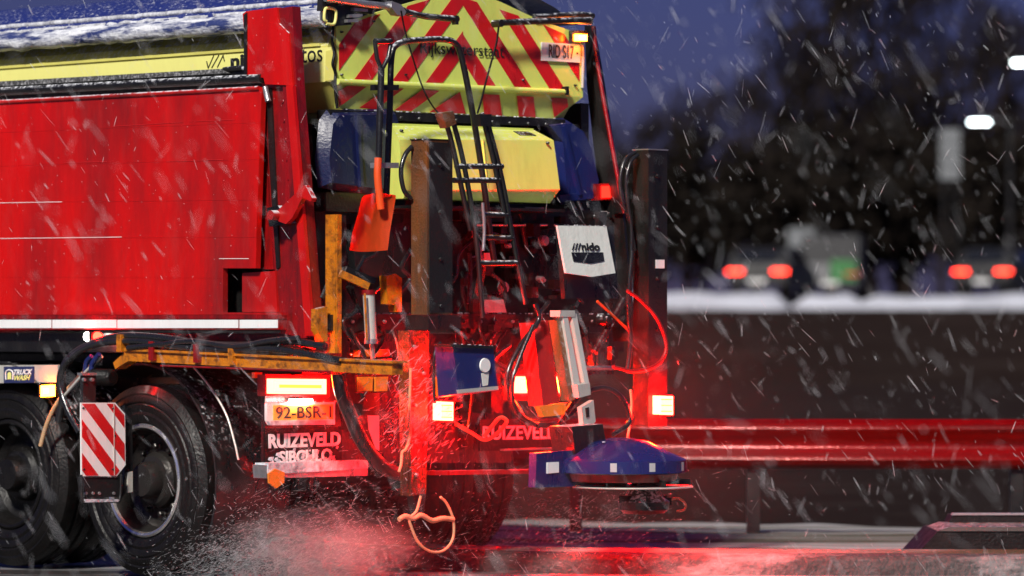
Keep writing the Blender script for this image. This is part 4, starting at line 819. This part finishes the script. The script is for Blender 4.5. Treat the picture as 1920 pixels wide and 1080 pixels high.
# ------------------------------------------------------------------ guard rail on the verge
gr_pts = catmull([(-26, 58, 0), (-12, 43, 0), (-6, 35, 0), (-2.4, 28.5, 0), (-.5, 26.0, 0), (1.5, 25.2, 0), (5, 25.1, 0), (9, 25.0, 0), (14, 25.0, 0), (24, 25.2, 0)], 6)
gr_t = thing('guard_rail', 'long steel guard rail, coloured as if lit red by lamps, on low posts beyond the verge', 'guard rail', (0, 0, 0))
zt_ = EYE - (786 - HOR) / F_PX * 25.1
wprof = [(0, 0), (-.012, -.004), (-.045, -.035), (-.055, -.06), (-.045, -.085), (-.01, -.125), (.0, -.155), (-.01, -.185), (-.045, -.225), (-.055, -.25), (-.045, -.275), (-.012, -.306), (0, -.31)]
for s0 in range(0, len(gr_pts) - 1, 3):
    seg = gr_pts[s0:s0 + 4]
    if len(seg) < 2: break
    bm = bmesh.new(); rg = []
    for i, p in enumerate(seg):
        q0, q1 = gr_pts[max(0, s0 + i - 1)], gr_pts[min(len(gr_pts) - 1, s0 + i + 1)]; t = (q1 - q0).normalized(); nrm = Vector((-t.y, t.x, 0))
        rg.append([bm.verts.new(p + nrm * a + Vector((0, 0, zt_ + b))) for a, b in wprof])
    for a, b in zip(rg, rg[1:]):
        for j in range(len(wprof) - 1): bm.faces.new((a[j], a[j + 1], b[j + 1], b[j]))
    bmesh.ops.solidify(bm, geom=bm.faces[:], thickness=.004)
    finish('rail_beam', bm, 'rail_lit_red', gr_t, 0, 1, 40)
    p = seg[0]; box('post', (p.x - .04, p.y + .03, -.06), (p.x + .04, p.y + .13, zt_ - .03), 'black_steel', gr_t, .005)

# dark low block by the road edge
blk = thing('concrete_block', 'low dark block with pale snowy ledge at the road edge, far right', 'block', (W(1810, 1045, 21.9).x, 21.95, .1))
def wb(name, x0, x1, y0, y1, z0, z1, m, taper=0.0):
    bm = bmesh.new(); a_prism(bm, [(x0, y0, z0), (x1, y0, z0), (x1, y0, z1), (x0 + taper, y0, z1)], (0, y1 - y0, 0)); return finish(name, bm, m, blk, .012, 2)
wb('base', -.36, 1.5, -.15, .55, -.12, .10, 'black_rubber', .20)
wb('ledge', -.16, 1.5, -.16, .40, .102, .125, 'weathered_zinc', .06)
wb('step', -.05, 1.5, .30, .55, .127, .165, 'black_rubber', .02)
wb('step_edge', -.04, 1.5, .29, .34, .167, .178, 'galvanised_steel', .01)

# ------------------------------------------------------------------ background: trees, lamps, signs, cars
mat('bark', (.018, .012, .010), .9, grime=.5, bump=.5)
mat('twigs', (.017, .013, .012), .9, grime=.4, bump=0)
mat('needles', (.014, .011, .009), .9, grime=.4, bump=0)
for k in ('bark', 'twigs', 'needles'): MATS[k].node_tree.nodes['Principled BSDF'].inputs['Specular IOR Level'].default_value = .05
def tree_parts(seed, h, spread, style):
    r = random.Random(seed); tb = bmesh.new(); cbm = bmesh.new(); tips = []
    top = Vector((r.uniform(-.3, .3), 0, h * .92)); P = [Vector((0, 0, -.1)), Vector((r.uniform(-.1, .1), 0, h * .3)), Vector((r.uniform(-.3, .3), r.uniform(-.2, .2), h * .6)), top]
    a_tube(tb, P, h * .022, 7, True, 3, .03)
    for i in range(16):
        t = r.uniform(.22, .95); base = Vector((0, 0, 0)).lerp(top, t); a = r.uniform(0, 6.28); ln = spread * (1.1 - .6 * t) * r.uniform(.7, 1.15)
        e = base + Vector((math.cos(a) * ln, math.sin(a) * ln, ln * r.uniform(.5, 1.1))); md = base.lerp(e, .5) + Vector((0, 0, -.1 * ln))
        a_tube(tb, [base, md, e], h * .008, 5, True, 3, .012); tips += [(base, e)] * 3
    for i in range(1500 if style == 'bare' else 1900):
        b, e = r.choice(tips); t = r.uniform(.25, 1.15); c = b.lerp(e, t) + Vector((r.gauss(0, .45), r.gauss(0, .45), r.gauss(.15, .5)))
        if style == 'bare': ln, wd = r.uniform(.35, 1.1), r.uniform(.025, .06); d = (Vector((r.gauss(0, .6), r.gauss(0, .6), 1))).normalized()
        else: ln, wd = r.uniform(.2, .5), r.uniform(.12, .28); d = Vector((r.gauss(0, 1), r.gauss(0, 1), r.gauss(0, .6))).normalized(); c.z = max(.2, c.z - r.uniform(0, .5) * h * .3)
        s = d.cross(Vector((r.gauss(0, 1), r.gauss(0, 1), r.gauss(0, 1)))).normalized() * wd
        cbm.faces.new([cbm.verts.new(c - d * ln / 2 - s), cbm.verts.new(c - d * ln / 2 + s), cbm.verts.new(c + d * ln / 2 + s * .3), cbm.verts.new(c + d * ln / 2 - s * .3)])
    out = []
    for nm, bm, m in (('trunk', tb, 'bark'), ('crown', cbm, 'twigs' if style == 'bare' else 'needles')):
        bmesh.ops.recalc_face_normals(bm, faces=bm.faces[:]); me = bpy.data.meshes.new(nm); bm.to_mesh(me); bm.free(); me.materials.append(MATS[m]); out.append((nm, me))
    return out
KINDS = [tree_parts(11, 10, 2.6, 'bare'), tree_parts(12, 9, 2.4, 'leafy'), tree_parts(13, 11, 2.4, 'bare'), tree_parts(14, 8, 2.8, 'leafy')]
tr = random.Random(21); ntree = 0
ORD = ['first', 'second', 'third', 'fourth', 'fifth', 'sixth', 'seventh', 'eighth', 'ninth', 'tenth', 'eleventh', 'twelfth']
def put_trees(spots, word, kinds, group):
    for i, (u, d, s) in enumerate(sorted(spots)):
        k = kinds[i % len(kinds)]; p = W(u, HOR, d)
        t = thing('bare_tree' if k in (0, 2) else 'dark_tree', '%s, %s from the left' % (word, ORD[i]), 'tree', (p.x, d, 2.05 + (d - 134) * .004), tr.uniform(0, 6.28), group)
        t.scale = (s * tr.uniform(.9, 1.15), s * tr.uniform(.9, 1.15), s)
        for nm, me in KINDS[k]:
            o = bpy.data.objects.new(nm, me); COL.objects.link(o); o.parent = t
put_trees([(1150, 150, .62), (1235, 146, .70), (1320, 152, .74), (1410, 147, .70), (1500, 150, .80), (1590, 146, .78), (1680, 151, .74), (1765, 147, .80), (1850, 150, .72), (1940, 148, .85)], 'low dense dark tree behind the far road', [1, 3], 'low dark trees behind the far road')
put_trees([(1190, 165, .72), (1290, 168, .78), (1385, 163, .86), (1470, 167, .98), (1560, 164, 1.32), (1630, 168, 1.42), (1700, 165, 1.36), (1800, 167, 1.02), (1890, 163, 1.18)], 'tall bare tree rising behind the low dark trees', [0, 2], 'tall bare trees against the dusk sky')
wood = bmesh.new()                                 # the wood goes on behind the truck and to both sides as one mass
for i, (u, d, sc_) in enumerate([(-700, 160, .9), (-420, 160, .8), (-250, 160, .9), (-80, 158, .8), (120, 162, .9), (330, 158, .9), (560, 162, .8), (800, 160, .85), (1000, 158, .7), (2060, 160, .9), (2180, 156, .9), (2320, 160, 1.0), (2520, 158, .9)]):
    p = W(u, HOR, d); mt_ = Matrix.Translation((p.x, d, 2.1)) @ Matrix.Rotation(i * 1.7, 4, 'Z') @ Matrix.Scale(sc_, 4)
    for nm, me in KINDS[i % 4]:
        n0 = len(wood.verts); wood.from_mesh(me); wood.verts.ensure_lookup_table()
        for v in wood.verts[n0:]: v.co = mt_ @ v.co
me = bpy.data.meshes.new('distant_wood'); wood.to_mesh(me); wood.free(); me.materials.append(MATS['twigs'])
o = bpy.data.objects.new('distant_wood', me); COL.objects.link(o); o['kind'] = 'stuff'

def street_lamp(u, v, d, label):
    p = W(u, v, d); t = thing('street_lamp', label, 'street lamp', (p.x, d, 2.05), 0, 'street lamps along the far road'); h = p.z - 2.05
    tube('pole', [(1.0, 0, 0), (1.0, 0, h * .6), (1.0, 0, h - .05)], .09, 'dark_steel', t, 8, False, r1=.05)
    tube('bracket', [(1.0, 0, h - .1), (.6, 0, h + .02), (.3, 0, h + .03)], .04, 'dark_steel', t, 6)
    hd = box('lamp_head', (-.32, -.14, .07 + h - .1), (.36, .14, h + .05), 'dark_steel', t, .03, 2)
    box('lamp_glass', (-.29, -.16, h - .08), (.29, .12, h - .031), 'street_lamp_glow', hd, 0)
street_lamp(1836, 226, 132, 'lit street lamp with bright white head above the pale striped mast sign')
street_lamp(1921, 114, 112, 'lit street lamp head cut by the right picture edge, higher of the two')
def mast_sign(u0, u1, v0, v1, d, label, bands, m):
    a, b = W(u0, v0, d), W(u1, v1, d); t = thing('road_sign', label, 'sign', ((a.x + b.x) / 2, d, 2.05), 0); wd = (b.x - a.x) / 2; z0, z1 = b.z - 2.05, a.z - 2.05
    for s in (-.6, .6): tube('post', [(s * wd, .06, -.05), (s * wd, .06, z1 - .05)], .05, 'dark_steel', t, 8, False)
    for k in range(bands):
        za, zb_ = z0 + (z1 - z0) * k / bands, z0 + (z1 - z0) * (k + 1) / bands - .05
        box('sign_panel', (-wd, -.03, za), (wd, .03, zb_), m, t, .01)
mat('pale_sign', (.16, .17, .18), .6, grime=.3, bump=.1)
mat('green_paint', (.03, .16, .04), .5, grime=.3, bump=.1)
mast_sign(1762, 1800, 240, 336, 138, 'pale mast sign of stacked panels below the street lamp', 4, 'pale_sign')
mast_sign(1478, 1528, 425, 502, 136, 'pale grey sign panel above the distant red car lights', 2, 'pale_sign')

mat('car_dark', (.010, .010, .011), .6, grime=.3, bump=.05)
mat('van_grey', (.03, .03, .032), .6, grime=.3, bump=.05)
mat('van_white', (.16, .16, .165), .4, grime=.3, bump=.05, coat=.3, snow=.3)
mat('window_glass', (.01, .011, .012), .1, grime=.1, bump=0, coat=.5)
def car(loc, rz, label, body_m, van=False, door_m=None):
    t = thing('parked_van' if van else 'distant_car', label, 'van' if van else 'car', loc, rz, 'vehicles on the far road'); w_ = .88; L = 4.3
    if van: pr = [(-2.3, .35), (-2.32, .9), (-2.28, 1.95), (-2.1, 2.0), (1.0, 2.0), (1.5, 1.6), (1.9, 1.1), (2.5, .95), (2.55, .4)]
    else: pr = [(-2.1, .35), (-2.15, .75), (-2.05, .98), (-1.75, 1.38), (-1.45, 1.46), (.2, 1.47), (.55, 1.38), (1.15, .98), (2.0, .82), (2.15, .6), (2.15, .35)]
    bm = bmesh.new(); rows = []
    for s, k in ((-1, 1), (-.96, 1), (.96, 1), (1, 1)):
        rows.append([bm.verts.new((w_ * s * (1 - .16 * max(0, (z - .9)) * (0 if van else 1)), y, .38 + (z - .38) * (1 if abs(s) < 1 else .985))) for y, z in [(-a, b) for a, b in [(-p[0], p[1]) for p in pr]]])
    for a, b in zip(rows, rows[1:]):
        for j in range(len(pr)): bm.faces.new((a[j], a[(j + 1) % len(pr)], b[(j + 1) % len(pr)], b[j]))
    bm.faces.new(rows[0]); bm.faces.new(rows[-1][::-1]); body = finish('body', bm, body_m, t, .03, 2, 40)
    yr = -2.3 if van else -2.12
    if van:
        box('rear_door', (-.80, yr - .035, .45), (-.01, yr - .005, 1.1), 'van_white', t, .01); box('rear_door', (.01, yr - .035, .45), (.80, yr - .005, 1.2), door_m or body_m, t, .01)
    else:
        prism('rear_window', [(-.62, -2.0, 1.03), (.62, -2.0, 1.03), (.55, -1.78, 1.36), (-.55, -1.78, 1.36)], (0, -.03, .02), 'window_glass', t, .005)
        for s in (-1, 1): prism('side_window', [(s * .865, -1.5, 1.0), (s * .865, .8, 1.0), (s * .80, .25, 1.38), (s * .80, -1.3, 1.38)], (s * .012, 0, 0), 'window_glass', t, .003)
    for s in (-1, 1): box('tail_light', (s * .68 - .22, yr - .05, .72), (s * .68 + .22, yr + .02, .80), 'stripe_red' if van else 'car_tail', t, 0)
    box('bumper', (-.86, yr - .08, .36), (.86, yr + .05, .54), 'car_dark', t, .03, 2)
    box('number_plate', (-.26, yr - .09, .42), (.26, yr - .081, .53), 'plate_white', t, .003)
    for s in (-1, 1):
        for y in (-1.35, 1.35): lathe('wheel', [(-.1, .0), (-.1, .2), (-.1, .31), (-.07, .33), (.07, .33), (.1, .31), (.1, 0)], (s * .80, y, .33), 'black_rubber', t, 'X', 20)
def road_spot(u, d): p = W(u, HOR, d); return (p.x, d, 2.07)
car(road_spot(1449, 122), math.radians(-16), 'dark car with two glowing red tail lights on the far road', 'car_dark')
car(road_spot(1565, 129), math.radians(-8), 'grey van with one white and one green rear door beside the dark car', 'van_grey', True, 'green_paint')
car(road_spot(1895, 122), math.radians(-30), 'dark car with red tail lights cut off by the right picture edge', 'car_dark')

# ------------------------------------------------------------------ air: haze, falling snow, wheel spray
bm = bmesh.new(); bmesh.ops.create_icosphere(bm, subdivisions=3, radius=1.0)
mist = finish('spray_mist', bm, None); mist['kind'] = 'stuff'; mist.location = (-.05, 20.6, .72); mist.scale = (2.3, 2.2, 1.15)
m = bpy.data.materials.new('spray_mist'); m.use_nodes = True; n = m.node_tree.nodes; l = m.node_tree.links; n.remove(n['Principled BSDF'])
pv = n.new('ShaderNodeVolumePrincipled'); pv.inputs['Color'].default_value = (.9, .92, .95, 1); pv.inputs['Anisotropy'].default_value = .1
tc = n.new('ShaderNodeTexCoord'); ln_ = n.new('ShaderNodeVectorMath'); ln_.operation = 'LENGTH'; l.new(tc.outputs['Object'], ln_.inputs[0])
mr = n.new('ShaderNodeMapRange'); mr.interpolation_type = 'SMOOTHSTEP'; mr.inputs[1].default_value = .98; mr.inputs[2].default_value = .1; mr.inputs[3].default_value = 0; mr.inputs[4].default_value = .011
l.new(ln_.outputs['Value'], mr.inputs[0]); l.new(mr.outputs[0], pv.inputs['Density']); l.new(pv.outputs[0], n['Material Output'].inputs['Volume'])
mist.data.materials.clear(); mist.data.materials.append(m)

bm = bmesh.new(); bmesh.ops.create_icosphere(bm, subdivisions=3, radius=1.0)
mist = finish('wheel_mist', bm, None); mist['kind'] = 'stuff'; mist.location = Vector((OX, OY, .17)) + Vector((.34 * CT - .35 * ST, .34 * ST + .35 * CT, 0)); mist.rotation_euler = (0, 0, TH); mist.scale = (.62, .95, .34)
m = bpy.data.materials.new('wheel_mist'); m.use_nodes = True; n = m.node_tree.nodes; l = m.node_tree.links; n.remove(n['Principled BSDF'])
pv = n.new('ShaderNodeVolumePrincipled'); pv.inputs['Color'].default_value = (.9, .92, .95, 1)
tc = n.new('ShaderNodeTexCoord'); ln_ = n.new('ShaderNodeVectorMath'); ln_.operation = 'LENGTH'; l.new(tc.outputs['Object'], ln_.inputs[0])
mr = n.new('ShaderNodeMapRange'); mr.interpolation_type = 'SMOOTHSTEP'; mr.inputs[1].default_value = 1.0; mr.inputs[2].default_value = .0; mr.inputs[3].default_value = -.35; mr.inputs[4].default_value = 1.0; l.new(ln_.outputs['Value'], mr.inputs[0])
nz = n.new('ShaderNodeTexNoise'); nz.inputs['Scale'].default_value = 3.5; nz.inputs['Detail'].default_value = 4; l.new(tc.outputs['Object'], nz.inputs[0])
ad = n.new('ShaderNodeMath'); ad.operation = 'MULTIPLY_ADD'; ad.inputs[1].default_value = 1.6; l.new(nz.outputs[0], ad.inputs[0]); l.new(mr.outputs[0], ad.inputs[2])
mm = n.new('ShaderNodeMapRange'); mm.inputs[1].default_value = .75; mm.inputs[2].default_value = 1.7; mm.inputs[4].default_value = .75; l.new(ad.outputs[0], mm.inputs[0])
l.new(mm.outputs[0], pv.inputs['Density']); l.new(pv.outputs[0], n['Material Output'].inputs['Volume']); mist.data.materials.clear(); mist.data.materials.append(m)

def flake_mat(name, alpha):
    m = bpy.data.materials.new(name); m.use_nodes = True; n = m.node_tree.nodes; l = m.node_tree.links; n.remove(n['Principled BSDF'])
    d = n.new('ShaderNodeBsdfDiffuse'); d.inputs[0].default_value = (.85 * alpha, .87 * alpha, .9 * alpha, 1); t = n.new('ShaderNodeBsdfTranslucent'); t.inputs[0].default_value = (.85 * alpha, .87 * alpha, .9 * alpha, 1)
    a = n.new('ShaderNodeMixShader'); a.inputs[0].default_value = .4; l.new(d.outputs[0], a.inputs[1]); l.new(t.outputs[0], a.inputs[2])
    l.new(a.outputs[0], n['Material Output'].inputs[0]); MATS[name] = m
flake_mat('snowflake', .85); flake_mat('spray_drop', .5)
def slivers(name, items, m):        # long thin flakes: (centre, direction, length, radius)
    V, Fc = [], []
    for c, d, ln, r in items:
        d = d.normalized(); s = d.orthogonal().normalized(); q = d.cross(s); i = len(V)
        for k, (o, rr) in enumerate(((-.5, .45), (.0, 1), (.5, .45))):
            for a in range(4):
                an = a * math.pi / 2; V.append(c + d * ln * o + (s * math.cos(an) + q * math.sin(an)) * r * rr)
        for k in range(2):
            for a in range(4): Fc.append((i + k * 4 + a, i + k * 4 + (a + 1) % 4, i + k * 4 + 4 + (a + 1) % 4, i + k * 4 + 4 + a))
        Fc.append((i + 3, i + 2, i + 1, i)); Fc.append((i + 8, i + 9, i + 10, i + 11))
    me = bpy.data.meshes.new(name); me.from_pydata(V, [], Fc); me.materials.append(MATS[m]); o = bpy.data.objects.new(name, me); COL.objects.link(o); o['kind'] = 'stuff'; return o
fr_ = random.Random(99); items = []
def flake(d, size=1.0):
    hw = d * .126 + .9; x = fr_.uniform(-hw, hw); z = EYE + fr_.uniform(-.066 * d - .3, .083 * d + .3)
    if z < .05: return
    t = fr_.random()
    ang = fr_.gauss(32, 9) if t < .76 else (fr_.gauss(-16, 12) if t < .93 else fr_.uniform(-80, 80))
    a = math.radians(ang); dr = Vector((math.sin(a), fr_.gauss(0, .25), -math.cos(a)))
    ln = (fr_.uniform(.008, .04) if fr_.random() < .55 else fr_.uniform(.04, .11)) * size; items.append((Vector((x, d, z)), dr, ln, (.0005 + .0014 * fr_.random() ** 3) * size * (1.5 if d < 12 else 1)))
for i in range(2300): flake(fr_.uniform(11, 19.3))
for i in range(190): flake(fr_.uniform(5, 11), .6)
for i in range(3000): flake(fr_.uniform(19.3, 30), .85)
for i in range(1500): flake(fr_.uniform(30, 60), 1.25)
sn = slivers('falling_snow', items, 'snowflake')
# spray thrown up behind the wheels
M = Matrix.Translation(Vector(T_LOC)) @ Matrix.Rotation(TH, 4, 'Z'); items = []
for i in range(9000):
    xw = fr_.choice((.25, .25, .25, 2.2)) + fr_.gauss(0, .22); t = abs(fr_.gauss(0, .55)); y = wc.y - .45 - t * 1.1
    z = abs(fr_.gauss(0, .10 + .22 * min(1, t))) + .02
    a = fr_.gauss(.25, .28); dr = M.to_3x3() @ Vector((fr_.gauss(.05, .2), -math.cos(a), math.sin(a))); k = fr_.random()
    if k < .82: items.append((M @ Vector((xw, y, z)), dr, fr_.uniform(.003, .022), fr_.uniform(.0006, .0016)))
    else: items.append((M @ Vector((xw, y, z)), dr, fr_.uniform(.03, .09), fr_.uniform(.0004, .0008)))
for i in range(450):                              # droplets hitting the orange leg
    u, v = fr_.gauss(790, 40), fr_.gauss(765, 55); p = R(u, v, YP + fr_.uniform(-.12, .15)); a = fr_.gauss(.55, .3)
    items.append((M @ p, M.to_3x3() @ Vector((1, 0, math.tan(a))), fr_.uniform(.01, .06), fr_.uniform(.0008, .002)))
slivers('wheel_spray', items, 'spray_drop')
